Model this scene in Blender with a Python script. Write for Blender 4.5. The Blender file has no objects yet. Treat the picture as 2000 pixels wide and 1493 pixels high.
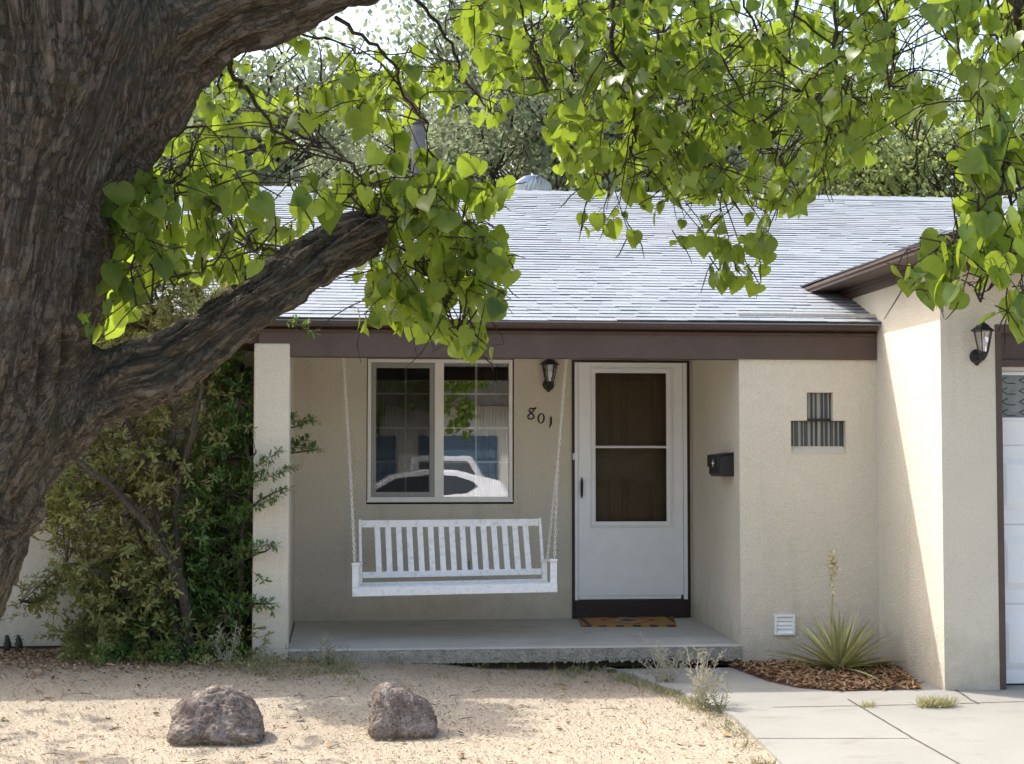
import bpy, math, random
import numpy as np
from mathutils import Vector, Matrix, noise
random.seed(7); RNG = np.random.default_rng(7)
C = bpy.context.scene.collection
SC = bpy.context.scene
# ------------------------------------------------------------ camera model (position, yaw, pitch) and a pixel->point helper
F = 3207.7; YAW = .1008; PIT = .0484; H = 1.566
cy_, sy_, cp_, sp_ = math.cos(YAW), math.sin(YAW), math.cos(PIT), math.sin(PIT)
fv = (sy_*cp_, cy_*cp_, sp_); rv = (cy_, -sy_, 0.); uv_ = (-sy_*sp_, -cy_*sp_, cp_)
def at(px, py, Y=None, X=None, Z=None):
    a = (px-1000)/F; b = (746.5-py)/F
    d = [fv[i]+a*rv[i]+b*uv_[i] for i in range(3)]
    t = Y/d[1] if Y is not None else X/d[0] if X is not None else (Z-H)/d[2]
    return Vector((t*d[0], t*d[1], H+t*d[2]))
def pj(X, Y, Z):
    v = (X, Y, Z-H); d = sum(v[i]*fv[i] for i in range(3))
    return 1000+F*sum(v[i]*rv[i] for i in range(3))/d, 746.5-F*sum(v[i]*uv_[i] for i in range(3))/d
cam = bpy.data.cameras.new('camera'); co = bpy.data.objects.new('camera', cam); C.objects.link(co)
cam.sensor_width = 36; cam.lens = F*36/2000; cam.clip_end = 2000; cam.clip_start = .05
co.location = (0, 0, H); co.rotation_euler = (math.pi/2+PIT, 0, -YAW); SC.camera = co
SC.render.resolution_x = 1024; SC.render.resolution_y = 764

# ------------------------------------------------------------ helpers
def tag(o, label=None, cat=None, group=None, kind=None):
    if label: o['label'] = label
    if cat: o['category'] = cat
    if group: o['group'] = group
    if kind: o['kind'] = kind
    return o
def empty(name, loc, label, cat, group=None):
    o = bpy.data.objects.new(name, None); C.objects.link(o); o.location = loc; o.empty_display_size = .1
    return tag(o, label, cat, group)
def org(o):
    while o is not None and o.parent is not None: o = o.parent
    return Vector(o.location) if o is not None else Vector((0, 0, 0))
class MB:
    def __init__(s): s.v = []; s.f = []; s.m = []; s.c = 0
    def add(s, vs, fs, mi=0):
        b = len(s.v); s.v += [tuple(p) for p in vs]; s.f += [tuple(b+i for i in f) for f in fs]; s.m += [mi]*len(fs)
    def box(s, x0, x1, y0, y1, z0, z1, mi=0):
        s.add([(x0,y0,z0),(x1,y0,z0),(x1,y1,z0),(x0,y1,z0),(x0,y0,z1),(x1,y0,z1),(x1,y1,z1),(x0,y1,z1)],
              [(0,3,2,1),(4,5,6,7),(0,1,5,4),(1,2,6,5),(2,3,7,6),(3,0,4,7)], mi)
    def quad(s, a, b, c, d, mi=0): s.add([a, b, c, d], [(0,1,2,3)], mi)
    def prism(s, pts, d, mi=0):   # pts: 3D polygon, d: extrusion vector
        n = len(pts); d = Vector(d); P = [Vector(p) for p in pts]
        s.add(P+[p+d for p in P], [tuple(range(n))[::-1], tuple(range(n, 2*n))]+[(i,(i+1)%n,n+(i+1)%n,n+i) for i in range(n)], mi)
    def tube(s, pts, rad, n=6, mi=0, cap=True):
        P = [Vector(p) for p in pts]
        if not hasattr(rad, '__len__'): rad = [rad]*len(P)
        b = len(s.v); up = Vector((0.13, .21, 1)).normalized()
        for i, p in enumerate(P):
            t = (P[min(i+1, len(P)-1)]-P[max(i-1, 0)])
            t = t.normalized() if t.length > 1e-9 else Vector((0, 0, 1))
            a = t.cross(up)
            if a.length < .05: a = t.cross(Vector((1, 0, 0)))
            a.normalize(); c = t.cross(a)
            for k in range(n):
                w = 2*math.pi*k/n; q = p+a*(math.cos(w)*rad[i])+c*(math.sin(w)*rad[i]); s.v.append(tuple(q))
        for i in range(len(P)-1):
            for k in range(n):
                s.f.append((b+i*n+k, b+i*n+(k+1)%n, b+(i+1)*n+(k+1)%n, b+(i+1)*n+k)); s.m.append(mi)
        if cap:
            s.f.append(tuple(b+k for k in range(n))[::-1]); s.m.append(mi)
            s.f.append(tuple(b+(len(P)-1)*n+k for k in range(n))); s.m.append(mi)
    def lathe(s, c, prof, n=12, mi=0, axis='z'):
        b = len(s.v)
        for (r, h) in prof:
            for k in range(n):
                w = 2*math.pi*k/n; x, y = r*math.cos(w), r*math.sin(w)
                s.v.append((c[0]+x, c[1]+y, c[2]+h) if axis == 'z' else (c[0]+x, c[1]+h, c[2]+y) if axis == 'y' else (c[0]+h, c[1]+x, c[2]+y))
        for i in range(len(prof)-1):
            for k in range(n):
                s.f.append((b+i*n+k, b+i*n+(k+1)%n, b+(i+1)*n+(k+1)%n, b+(i+1)*n+k)); s.m.append(mi)
        s.f.append(tuple(b+k for k in range(n))[::-1]); s.m.append(mi)
        s.f.append(tuple(b+(len(prof)-1)*n+k for k in range(n))); s.m.append(mi)
    def build(s, name, mat, parent=None, smooth=False, bevel=0, origin=None):
        o0 = org(parent) if parent is not None else Vector(origin or (0, 0, 0))
        me = bpy.data.meshes.new(name); me.from_pydata([(v[0]-o0.x, v[1]-o0.y, v[2]-o0.z) for v in s.v], [], s.f); me.update()
        for m in (mat if isinstance(mat, (list, tuple)) else [mat]): me.materials.append(m)
        if any(s.m): me.polygons.foreach_set('material_index', s.m)
        if smooth: me.polygons.foreach_set('use_smooth', [True]*len(me.polygons))
        o = bpy.data.objects.new(name, me); C.objects.link(o)
        if parent is not None: o.parent = parent
        else: o.location = o0
        if bevel:
            b = o.modifiers.new('bevel', 'BEVEL'); b.width = bevel; b.segments = 2; b.limit_method = 'ANGLE'; b.angle_limit = .6
        return o
def cloud(name, T, TF, TU, pos, R, sc, rnd, mat, parent=None, origin=None, smooth=True):
    """many copies of a small leaf template joined in one mesh"""
    pos = np.asarray(pos, float); n = len(pos); T = np.asarray(T, float); nv = len(T)
    o0 = np.array(org(parent) if parent is not None else (origin or (0, 0, 0)), float)
    V = np.einsum('nij,kj->nki', R, T)*np.asarray(sc)[:, None, None]+pos[:, None, :]-o0
    lt = [len(f) for f in TF]; fl = np.concatenate([np.array(f) for f in TF])
    me = bpy.data.meshes.new(name); me.vertices.add(n*nv); me.vertices.foreach_set('co', V.reshape(-1).astype(np.float32))
    L = (fl[None, :]+np.arange(n)[:, None]*nv).reshape(-1); me.loops.add(len(L)); me.loops.foreach_set('vertex_index', L.astype(np.int32))
    tot = np.tile(np.array(lt), n); st = np.concatenate([[0], np.cumsum(tot)[:-1]])
    me.polygons.add(len(tot)); me.polygons.foreach_set('loop_start', st.astype(np.int32))
    try: me.polygons.foreach_set('loop_total', tot.astype(np.int32))
    except Exception: pass
    me.update(calc_edges=True)
    if smooth: me.polygons.foreach_set('use_smooth', [True]*len(tot))
    a = me.attributes.new('lc', 'FLOAT_VECTOR', 'POINT')
    A = np.zeros((n, nv, 3), np.float32); A[:, :, :2] = np.asarray(TU)[None]; A[:, :, 2] = np.asarray(rnd)[:, None]
    a.data.foreach_set('vector', A.reshape(-1)); me.materials.append(mat); me.validate()
    o = bpy.data.objects.new(name, me); C.objects.link(o)
    if parent is not None: o.parent = parent
    else: o.location = o0
    return o
def frames(ydir, nrm):
    """rotation matrices with columns x, y, z from y directions and rough normals"""
    y = ydir/np.linalg.norm(ydir, axis=1, keepdims=True)
    z = nrm-(nrm*y).sum(1, keepdims=True)*y; z /= (np.linalg.norm(z, axis=1, keepdims=True)+1e-9)
    x = np.cross(y, z); return np.stack([x, y, z], axis=2)
def rdir(n): 
    v = RNG.normal(size=(n, 3)); return v/np.linalg.norm(v, axis=1, keepdims=True)

# ------------------------------------------------------------ materials
def nodes(name):
    m = bpy.data.materials.new(name); m.use_nodes = True; nt = m.node_tree
    return m, nt, nt.nodes['Principled BSDF']
def N(nt, t, **k):
    n = nt.nodes.new(t)
    for a, b in k.items():
        if a.startswith('i_'): n.inputs[a[2:].replace('_', ' ')].default_value = b
        else: setattr(n, a, b)
    return n
def mixc(nt, f, a, b, mode='MIX'):
    n = nt.nodes.new('ShaderNodeMix'); n.data_type = 'RGBA'; n.blend_type = mode
    for i, v in ((0, f), (6, a), (7, b)):
        if isinstance(v, (int, float)): n.inputs[i].default_value = v
        elif isinstance(v, tuple): n.inputs[i].default_value = (*v, 1)
        else: nt.links.new(v, n.inputs[i])
    return n.outputs[2]
def ramp(nt, v, lo, hi):
    n = nt.nodes.new('ShaderNodeMapRange'); n.inputs[1].default_value = lo; n.inputs[2].default_value = hi; nt.links.new(v, n.inputs[0]); return n.outputs[0]
def noise_(nt, scale, detail=4, rough=.55, vec=None, out=0):
    n = N(nt, 'ShaderNodeTexNoise'); n.inputs['Scale'].default_value = scale; n.inputs['Detail'].default_value = detail; n.inputs['Roughness'].default_value = rough
    if vec is not None: nt.links.new(vec, n.inputs['Vector'])
    return n.outputs[out]
def coords(nt, scale=None, kind='Object'):
    t = nt.nodes.new('ShaderNodeTexCoord').outputs[kind]
    if scale is None: return t
    m = nt.nodes.new('ShaderNodeMapping'); m.inputs['Scale'].default_value = scale; nt.links.new(t, m.inputs[0]); return m.outputs[0]
def bump(nt, p, h, strength, dist):
    b = N(nt, 'ShaderNodeBump'); b.inputs['Strength'].default_value = strength; b.inputs['Distance'].default_value = dist
    nt.links.new(h, b.inputs['Height']); nt.links.new(b.outputs[0], p.inputs['Normal']); return b
def surf(name, col, col2=None, sc=6, rough=.8, bs=None, bstr=.5, bd=.005, metal=0, spec=.4, sc2=None, col3=None):
    m, nt, p = nodes(name); v = coords(nt); c = col2 or tuple(x*.8 for x in col)
    out = mixc(nt, ramp(nt, noise_(nt, sc, 6, .6, v), .3, .7), c, col)
    if sc2: out = mixc(nt, ramp(nt, noise_(nt, sc2, 4, .6, v), .52, .75), out, col3)
    nt.links.new(out, p.inputs['Base Color']); p.inputs['Roughness'].default_value = rough; p.inputs['Metallic'].default_value = metal
    p.inputs['Specular IOR Level'].default_value = spec
    if bs: bump(nt, p, noise_(nt, bs, 3, .6, v), bstr, bd)
    return m
def stucco(name, a, b):
    m, nt, p = nodes(name); v = coords(nt)
    c = mixc(nt, ramp(nt, noise_(nt, 1.3, 5, .6, v), .3, .72), b, a)
    c = mixc(nt, ramp(nt, noise_(nt, 90, 2, .6, v), .35, .65), mixc(nt, .16, c, (.2, .17, .13)), c)
    # grime and splash stains low on the wall and faint vertical streaks
    vs = coords(nt, (6, 6, .7)); st = ramp(nt, noise_(nt, 1., 5, .6, vs), .56, .8)
    mu = N(nt, 'ShaderNodeMath', operation='MULTIPLY'); nt.links.new(st, mu.inputs[0]); mu.inputs[1].default_value = .35
    c = mixc(nt, mu.outputs[0], c, tuple(x*.62 for x in b))
    sz = nt.nodes.new('ShaderNodeSeparateXYZ'); nt.links.new(v, sz.inputs[0]); za = N(nt, 'ShaderNodeMath', operation='MULTIPLY_ADD'); nt.links.new(noise_(nt, 7, 6, .7, v), za.inputs[0]); za.inputs[1].default_value = -.9; nt.links.new(sz.outputs[2], za.inputs[2])
    sf_ = ramp(nt, za.outputs[0], .05, -.45); s2 = N(nt, 'ShaderNodeMath', operation='MULTIPLY'); nt.links.new(sf_, s2.inputs[0]); s2.inputs[1].default_value = .55; c = mixc(nt, s2.outputs[0], c, (.36, .31, .24))
    nt.links.new(c, p.inputs['Base Color']); p.inputs['Roughness'].default_value = .92; p.inputs['Specular IOR Level'].default_value = .15
    vo = N(nt, 'ShaderNodeTexVoronoi', feature='SMOOTH_F1'); vo.inputs['Scale'].default_value = 70; nt.links.new(v, vo.inputs['Vector'])
    ad = N(nt, 'ShaderNodeMath', operation='ADD'); nt.links.new(vo.outputs['Distance'], ad.inputs[0]); nt.links.new(noise_(nt, 110, 3, .6, v), ad.inputs[1])
    bump(nt, p, ad.outputs[0], .85, .006); return m
M = {}
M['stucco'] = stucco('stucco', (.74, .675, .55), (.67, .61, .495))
M['brown'] = surf('brown_paint', (.100, .066, .054), (.078, .052, .043), 5, .55, 60, .15, .002)
M['brownd'] = surf('dark_brown_paint', (.030, .017, .013), (.02, .012, .01), 8, .5, 50, .1, .002)
M['white'] = surf('white_paint', (.88, .88, .87), (.83, .83, .82), 9, .45, 120, .1, .001)
M['swing'] = surf('swing_white_paint', (.95, .935, .92), (.88, .865, .85), 14, .6, 140, .25, .001, sc2=26, col3=(.70, .67, .62))
M['vinyl'] = surf('window_vinyl', (.86, .84, .79), (.80, .77, .72), 4, .5)
M['screenf'] = surf('screen_frame_grey', (.33, .33, .31), (.28, .28, .26), 6, .6)
M['black'] = surf('black_metal', (.012, .012, .013), (.02, .018, .016), 20, .45, 90, .2, .001)
M['chain'] = surf('chain_white', (.85, .83, .78), (.6, .56, .48), 60, .5)
M['galv'] = surf('galvanised_metal', (.62, .65, .66), (.45, .48, .5), 8, .38, metal=.75)
M['flue'] = surf('flue_metal', (.2, .19, .19), (.12, .11, .11), 10, .6, metal=.3)
M['curtain'] = surf('curtain_cloth', (.15, .14, .09), (.09, .085, .055), 3, .9)
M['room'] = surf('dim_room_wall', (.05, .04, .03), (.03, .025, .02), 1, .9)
M['wood'] = surf('varnished_wood', (.20, .12, .06), (.13, .075, .038), 3, .45)
M['digit'] = surf('digit_iron', (.02, .009, .008), (.012, .008, .006), 20, .5)
M['rubber'] = surf('tyre_rubber', (.02, .02, .02), (.03, .03, .03), 10, .8)
def concrete(name, a, b, dirt):
    m, nt, p = nodes(name); v = coords(nt)
    c = mixc(nt, ramp(nt, noise_(nt, 1.1, 7, .65, v), .3, .7), b, a)
    c = mixc(nt, ramp(nt, noise_(nt, 160, 2, .7, v), .62, .78), c, tuple(x*.55 for x in b))
    c = mixc(nt, ramp(nt, noise_(nt, 3.1, 8, .7, coords(nt, (1, 2.5, 2.5))), .55, .8), c, dirt)
    nt.links.new(c, p.inputs['Base Color']); p.inputs['Roughness'].default_value = .88; p.inputs['Specular IOR Level'].default_value = .2
    bump(nt, p, noise_(nt, 120, 4, .7, v), .5, .004); return m
M['conc'] = concrete('concrete', (.34, .328, .293), (.285, .275, .243), (.23, .21, .175))
M['porch'] = concrete('porch_concrete', (.50, .475, .41), (.38, .36, .31), (.22, .205, .17))
M['rough'] = surf('broken_concrete_edge', (.42, .385, .32), (.24, .22, .18), 14, .95, 45, 1., .02, sc2=60, col3=(.13, .12, .10))
M['joint'] = surf('joint_dirt', (.10, .08, .055), (.06, .05, .035), 20, .95)
def gravel():
    m, nt, p = nodes('decomposed_granite'); v = coords(nt)
    big = mixc(nt, ramp(nt, noise_(nt, .55, 5, .6, v), .35, .68), (.41, .345, .255), (.48, .405, .305))
    vo = N(nt, 'ShaderNodeTexVoronoi'); vo.inputs['Scale'].default_value = 95; nt.links.new(v, vo.inputs['Vector'])
    g = mixc(nt, ramp(nt, noise_(nt, 60, 3, .7, v), .35, .65), (.27, .215, .15), (.60, .515, .40))
    c = mixc(nt, .5, big, g)
    c = mixc(nt, ramp(nt, noise_(nt, 130, 2, .8, v), .62, .72), c, (.16, .11, .07))
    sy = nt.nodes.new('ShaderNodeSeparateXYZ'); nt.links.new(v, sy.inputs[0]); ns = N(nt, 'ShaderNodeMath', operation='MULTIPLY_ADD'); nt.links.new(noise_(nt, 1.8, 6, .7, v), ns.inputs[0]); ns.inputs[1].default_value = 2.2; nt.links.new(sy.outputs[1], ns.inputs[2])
    brown_mix = mixc(nt, ramp(nt, noise_(nt, 45, 4, .75, v), .35, .65), (.20, .145, .10), (.42, .33, .24)); f_ = ramp(nt, ns.outputs[0], 12.1, 13.2); fm = N(nt, 'ShaderNodeMath', operation='MULTIPLY'); nt.links.new(f_, fm.inputs[0]); fm.inputs[1].default_value = .75; c = mixc(nt, fm.outputs[0], c, brown_mix)  # blends to a browner mottle towards the porch
    nt.links.new(c, p.inputs['Base Color']); p.inputs['Roughness'].default_value = .95; p.inputs['Specular IOR Level'].default_value = .1
    bump(nt, p, vo.outputs['Distance'], .7, .008); return m
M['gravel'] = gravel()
M['asphalt'] = surf('street_asphalt', (.06, .06, .06), (.045, .045, .045), 2, .9, 80, .4, .01)
def leafmat(name, dark, light, trans, tf=.45, rough=.45, vein=True, spec=.4):
    m, nt, p = nodes(name); a = N(nt, 'ShaderNodeAttribute', attribute_name='lc'); s = nt.nodes.new('ShaderNodeSeparateXYZ'); nt.links.new(a.outputs['Vector'], s.inputs[0])
    c = mixc(nt, s.outputs[2], dark, light); t = mixc(nt, s.outputs[2], tuple(x*.72 for x in trans), trans)
    if vein:
        ab = N(nt, 'ShaderNodeMath', operation='ABSOLUTE'); nt.links.new(s.outputs[0], ab.inputs[0])
        # side veins run up and outward from the midrib
        m1 = N(nt, 'ShaderNodeMath', operation='MULTIPLY_ADD'); nt.links.new(ab.outputs[0], m1.inputs[0]); m1.inputs[1].default_value = -.9; nt.links.new(s.outputs[1], m1.inputs[2])
        m2 = N(nt, 'ShaderNodeMath', operation='MULTIPLY'); nt.links.new(m1.outputs[0], m2.inputs[0]); m2.inputs[1].default_value = 5.5
        m3 = N(nt, 'ShaderNodeMath', operation='PINGPONG'); nt.links.new(m2.outputs[0], m3.inputs[0]); m3.inputs[1].default_value = .5
        sv = ramp(nt, m3.outputs[0], .09, .0); mr = ramp(nt, ab.outputs[0], .035, .01)
        mx = N(nt, 'ShaderNodeMath', operation='MAXIMUM'); nt.links.new(sv, mx.inputs[0]); nt.links.new(mr, mx.inputs[1])
        mm = N(nt, 'ShaderNodeMath', operation='MULTIPLY'); nt.links.new(mx.outputs[0], mm.inputs[0]); mm.inputs[1].default_value = .35
        c = mixc(nt, mm.outputs[0], c, tuple(min(1, x*1.7+.03) for x in light)); t = mixc(nt, mm.outputs[0], t, tuple(x*.6 for x in trans))
    bl = ramp(nt, noise_(nt, 38, 4, .7, coords(nt)), .35, .7); c = mixc(nt, bl, mixc(nt, .35, c, tuple(x*.5 for x in dark)), c); t = mixc(nt, bl, mixc(nt, .3, t, tuple(x*.45 for x in trans)), t)
    nt.links.new(c, p.inputs['Base Color']); p.inputs['Roughness'].default_value = rough; p.inputs['Specular IOR Level'].default_value = spec
    tr = nt.nodes.new('ShaderNodeBsdfTranslucent'); nt.links.new(t, tr.inputs[0])
    mx = nt.nodes.new('ShaderNodeMixShader'); mx.inputs[0].default_value = tf
    nt.links.new(p.outputs[0], mx.inputs[1]); nt.links.new(tr.outputs[0], mx.inputs[2]); nt.links.new(mx.outputs[0], nt.nodes['Material Output'].inputs[0]); return m
M['leaf'] = leafmat('cottonwood_leaf', (.04, .09, .02), (.14, .205, .035), (.42, .56, .045), .5, .33)
M['olive'] = leafmat('olive_leaf', (.11, .14, .04), (.37, .36, .13), (.44, .44, .10), .35, .5, False)
M['green'] = leafmat('green_leaf', (.05, .115, .03), (.17, .28, .07), (.28, .42, .06), .35, .42, False)
M['far'] = leafmat('far_leaf', (.12, .15, .085), (.29, .33, .21), (.43, .50, .29), .5, .6, False)
M['far2'] = leafmat('far_leaf_fresh', (.11, .16, .06), (.25, .32, .13), (.46, .56, .18), .55, .6, False)
M['yucca'] = leafmat('yucca_leaf', (.20, .23, .075), (.70, .66, .34), (.38, .40, .14), .15, .5, False)
M['dry'] = leafmat('dry_weed', (.42, .37, .24), (.72, .66, .50), (.4, .34, .2), .25, .8, False, .1)
M['grass'] = leafmat('weed_green', (.10, .14, .05), (.40, .37, .19), (.3, .32, .12), .3, .6, False)
M['chips'] = leafmat('bark_chips', (.17, .09, .045), (.58, .39, .22), (.2, .1, .04), .05, .9, False, .1)
M['litter'] = leafmat('straw_litter', (.10, .075, .045), (.62, .52, .37), (.3, .24, .12), .1, .9, False, .1)
M['flower'] = leafmat('yucca_flower', (.62, .55, .34), (.85, .78, .55), (.6, .55, .35), .3, .8, False)
def bark(name, attr=None, a=(.075, .062, .048), b=(.40, .33, .25), c3=(.19, .19, .135), s=(1, 1, 1), k=1.):
    m, nt, p = nodes(name)
    if attr: v = N(nt, 'ShaderNodeAttribute', attribute_name=attr).outputs['Vector']
    else: v = coords(nt, s)
    wv_ = N(nt, 'ShaderNodeVectorMath', operation='MULTIPLY_ADD'); nt.links.new(noise_(nt, 18*k, 5, .65, v, out=1), wv_.inputs[0]); wv_.inputs[1].default_value = (.05/k, .05/k, .09/k); nt.links.new(v, wv_.inputs[2]); v2 = wv_.outputs[0]
    ms = nt.nodes.new('ShaderNodeMapping'); ms.inputs['Scale'].default_value = (1, 1, .5); nt.links.new(v2, ms.inputs[0]); v3 = ms.outputs[0]
    def rid(sc, w, dt=2):
        a_ = N(nt, 'ShaderNodeMath', operation='SUBTRACT'); nt.links.new(noise_(nt, sc, dt, .5, v3), a_.inputs[0]); a_.inputs[1].default_value = .5
        b_ = N(nt, 'ShaderNodeMath', operation='ABSOLUTE'); nt.links.new(a_.outputs[0], b_.inputs[0]); return ramp(nt, b_.outputs[0], 0, w)
    r1, r2 = rid(20*k, .05), rid(48*k, .06, 3); cr_ = N(nt, 'ShaderNodeMath', operation='MULTIPLY'); nt.links.new(r1, cr_.inputs[0]); nt.links.new(r2, cr_.inputs[1]); cr = cr_.outputs[0]
    mz = nt.nodes.new('ShaderNodeMapping'); mz.inputs['Scale'].default_value = (1, 1, 3.2); nt.links.new(v2, mz.inputs[0]); v4 = mz.outputs[0]
    n1 = noise_(nt, 34*k, 10, .8, v4); n2 = noise_(nt, 95*k, 6, .8, v4)
    n3 = noise_(nt, 3.5, 6, .7, coords(nt))
    c = mixc(nt, ramp(nt, n1, .36, .64), a, b); c = mixc(nt, ramp(nt, n3, .46, .62), c, mixc(nt, .6, c, c3)); c = mixc(nt, ramp(nt, noise_(nt, 9, 6, .75, coords(nt)), .6, .74), c, mixc(nt, .5, c, (.26, .24, .20)))
    c = mixc(nt, ramp(nt, n2, .47, .34), c, mixc(nt, .5, c, (.02, .015, .012))); c = mixc(nt, cr, mixc(nt, .35, (.028, .022, .017), c), c)
    oc_ = coords(nt); c = mixc(nt, ramp(nt, noise_(nt, 42, 9, .8, oc_), .5, .4), c, mixc(nt, .4, c, (.04, .028, .018))); c = mixc(nt, ramp(nt, noise_(nt, 60, 8, .8, oc_), .6, .7), c, mixc(nt, .5, c, (.42, .37, .28)))
    nt.links.new(c, p.inputs['Base Color']); p.inputs['Roughness'].default_value = .92; p.inputs['Specular IOR Level'].default_value = .15
    h = N(nt, 'ShaderNodeMath', operation='MULTIPLY_ADD'); nt.links.new(cr, h.inputs[0]); h.inputs[1].default_value = .8; nt.links.new(n1, h.inputs[2])
    ad = N(nt, 'ShaderNodeMath', operation='MULTIPLY_ADD'); nt.links.new(n2, ad.inputs[0]); ad.inputs[1].default_value = .5; ad0 = N(nt, 'ShaderNodeMath', operation='MULTIPLY_ADD'); nt.links.new(noise_(nt, 48, 9, .8, coords(nt)), ad0.inputs[0]); ad0.inputs[1].default_value = .9; nt.links.new(h.outputs[0], ad0.inputs[2]); nt.links.new(ad0.outputs[0], ad.inputs[2])
    bump(nt, p, ad.outputs[0], 1., .016/k); return m
M['bark'] = bark('tree_bark', 'barkco')
M['twig'] = bark('twig_bark', None, (.09, .07, .05), (.26, .21, .16), s=(3, 3, 3))
M['stem'] = bark('shrub_stem_bark', None, (.15, .12, .09), (.36, .30, .24), s=(3, 3, 1))
M['fbark'] = bark('far_bark', None, (.06, .05, .04), (.18, .15, .12), s=(1.5, 1.5, .5), k=.5)
def glass(name, refl=.12, tint=(.8, .85, .82)):
    m = bpy.data.materials.new(name); m.use_nodes = True; nt = m.node_tree; nt.nodes.clear()
    o = nt.nodes.new('ShaderNodeOutputMaterial'); g = nt.nodes.new('ShaderNodeBsdfGlossy'); g.inputs['Roughness'].default_value = .0
    t = nt.nodes.new('ShaderNodeBsdfTransparent'); t.inputs[0].default_value = (*tint, 1)
    fr = nt.nodes.new('ShaderNodeFresnel'); fr.inputs[0].default_value = 1.45
    ad = N(nt, 'ShaderNodeMath', operation='ADD', use_clamp=True); nt.links.new(fr.outputs[0], ad.inputs[0]); ad.inputs[1].default_value = refl
    nz = noise_(nt, 3, 3, .5, coords(nt)); b = N(nt, 'ShaderNodeBump'); b.inputs['Strength'].default_value = .012; b.inputs['Distance'].default_value = .01; nt.links.new(nz, b.inputs['Height']); nt.links.new(b.outputs[0], g.inputs['Normal'])
    mx = nt.nodes.new('ShaderNodeMixShader'); nt.links.new(ad.outputs[0], mx.inputs[0]); nt.links.new(t.outputs[0], mx.inputs[1]); nt.links.new(g.outputs[0], mx.inputs[2]); nt.links.new(mx.outputs[0], o.inputs[0]); return m
M['glass'] = glass('window_glass', .34); M['dglass'] = glass('storm_door_glass', -.03, (.75, .78, .75))
M['lglass'] = glass('lantern_glass', .12, (.93, .93, .93))
def screenm():
    m = bpy.data.materials.new('insect_screen'); m.use_nodes = True; nt = m.node_tree; nt.nodes.clear()
    o = nt.nodes.new('ShaderNodeOutputMaterial'); g = nt.nodes.new('ShaderNodeBsdfDiffuse'); g.inputs[0].default_value = (.02, .02, .02, 1)
    t = nt.nodes.new('ShaderNodeBsdfTransparent'); mx = nt.nodes.new('ShaderNodeMixShader'); mx.inputs[0].default_value = .55
    nt.links.new(t.outputs[0], mx.inputs[1]); nt.links.new(g.outputs[0], mx.inputs[2]); nt.links.new(mx.outputs[0], o.inputs[0]); return m
M['screen'] = screenm()
def shingle():
    m, nt, p = nodes('asphalt_shingle'); a = N(nt, 'ShaderNodeAttribute', attribute_name='tab'); v = coords(nt)
    c = mixc(nt, a.outputs['Fac'], (.25, .275, .30), (.315, .345, .37))
    c = mixc(nt, ramp(nt, noise_(nt, .7, 4, .6, v), .5, .72), c, mixc(nt, .3, c, (.30, .26, .27)))
    c = mixc(nt, ramp(nt, noise_(nt, 55, 3, .8, v), .52, .68), c, mixc(nt, .5, c, (.2, .2, .22)))
    nt.links.new(c, p.inputs['Base Color']); p.inputs['Roughness'].default_value = .85; p.inputs['Specular IOR Level'].default_value = .25
    bump(nt, p, noise_(nt, 160, 3, .8, v), .7, .005); return m
M['shingle'] = shingle()

# ------------------------------------------------------------ world, sun
SX, SY = .69, .467
sun_dir = Vector((-SX, SY, 1)).normalized()
w = bpy.data.worlds.new('World'); SC.world = w; w.use_nodes = True; nt = w.node_tree
sk = nt.nodes.new('ShaderNodeTexSky'); sk.sky_type = 'NISHITA'; sk.sun_disc = False
sk.sun_elevation = math.asin(sun_dir.z); sk.sun_rotation = math.atan2(sun_dir.x, sun_dir.y); sk.air_density = 1.15; sk.dust_density = 4.5; sk.ozone_density = .8; sk.altitude = 0
nt.links.new(sk.outputs[0], nt.nodes['Background'].inputs[0]); nt.nodes['Background'].inputs[1].default_value = .15
sl = bpy.data.lights.new('sun', 'SUN'); sl.energy = 2.0; sl.angle = math.radians(.5); sl.color = (1, .965, .90)
so = bpy.data.objects.new('sun', sl); C.objects.link(so); so.rotation_euler = (-sun_dir).to_track_quat('-Z', 'Y').to_euler(); so.location = (0, 0, 20)
vs = SC.view_settings; vs.view_transform = 'Standard'; vs.look = 'None'; vs.gamma = 1; vs.exposure = 1.40
SC.cycles.max_bounces = 8; SC.cycles.transparent_max_bounces = 16

# ------------------------------------------------------------ planes of the house
YB, YF, YG = 14.0, 12.27, 10.9
XL, XP, XR, XG = -.414, -.677, 2.981, 4.06
YW = 13.2            # recessed wall left of the porch
ZC = 2.47            # porch ceiling
def sm(a, b, t):
    t = max(0, min(1, (t-a)/(b-a))); return t*t*(3-2*t)
def gz(x, y):
    z = .11*(1-sm(-.4, 1.9, x))*sm(10.2, 12.1, y)
    if y < 11: z -= .075*(11-max(y, 8.2))
    if y < 8.2: z += .11*sm(8.2, 2.5, y) if False else .0
    if y < 7: z += .10*(1-sm(2.5, 7, y))
    return z
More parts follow.
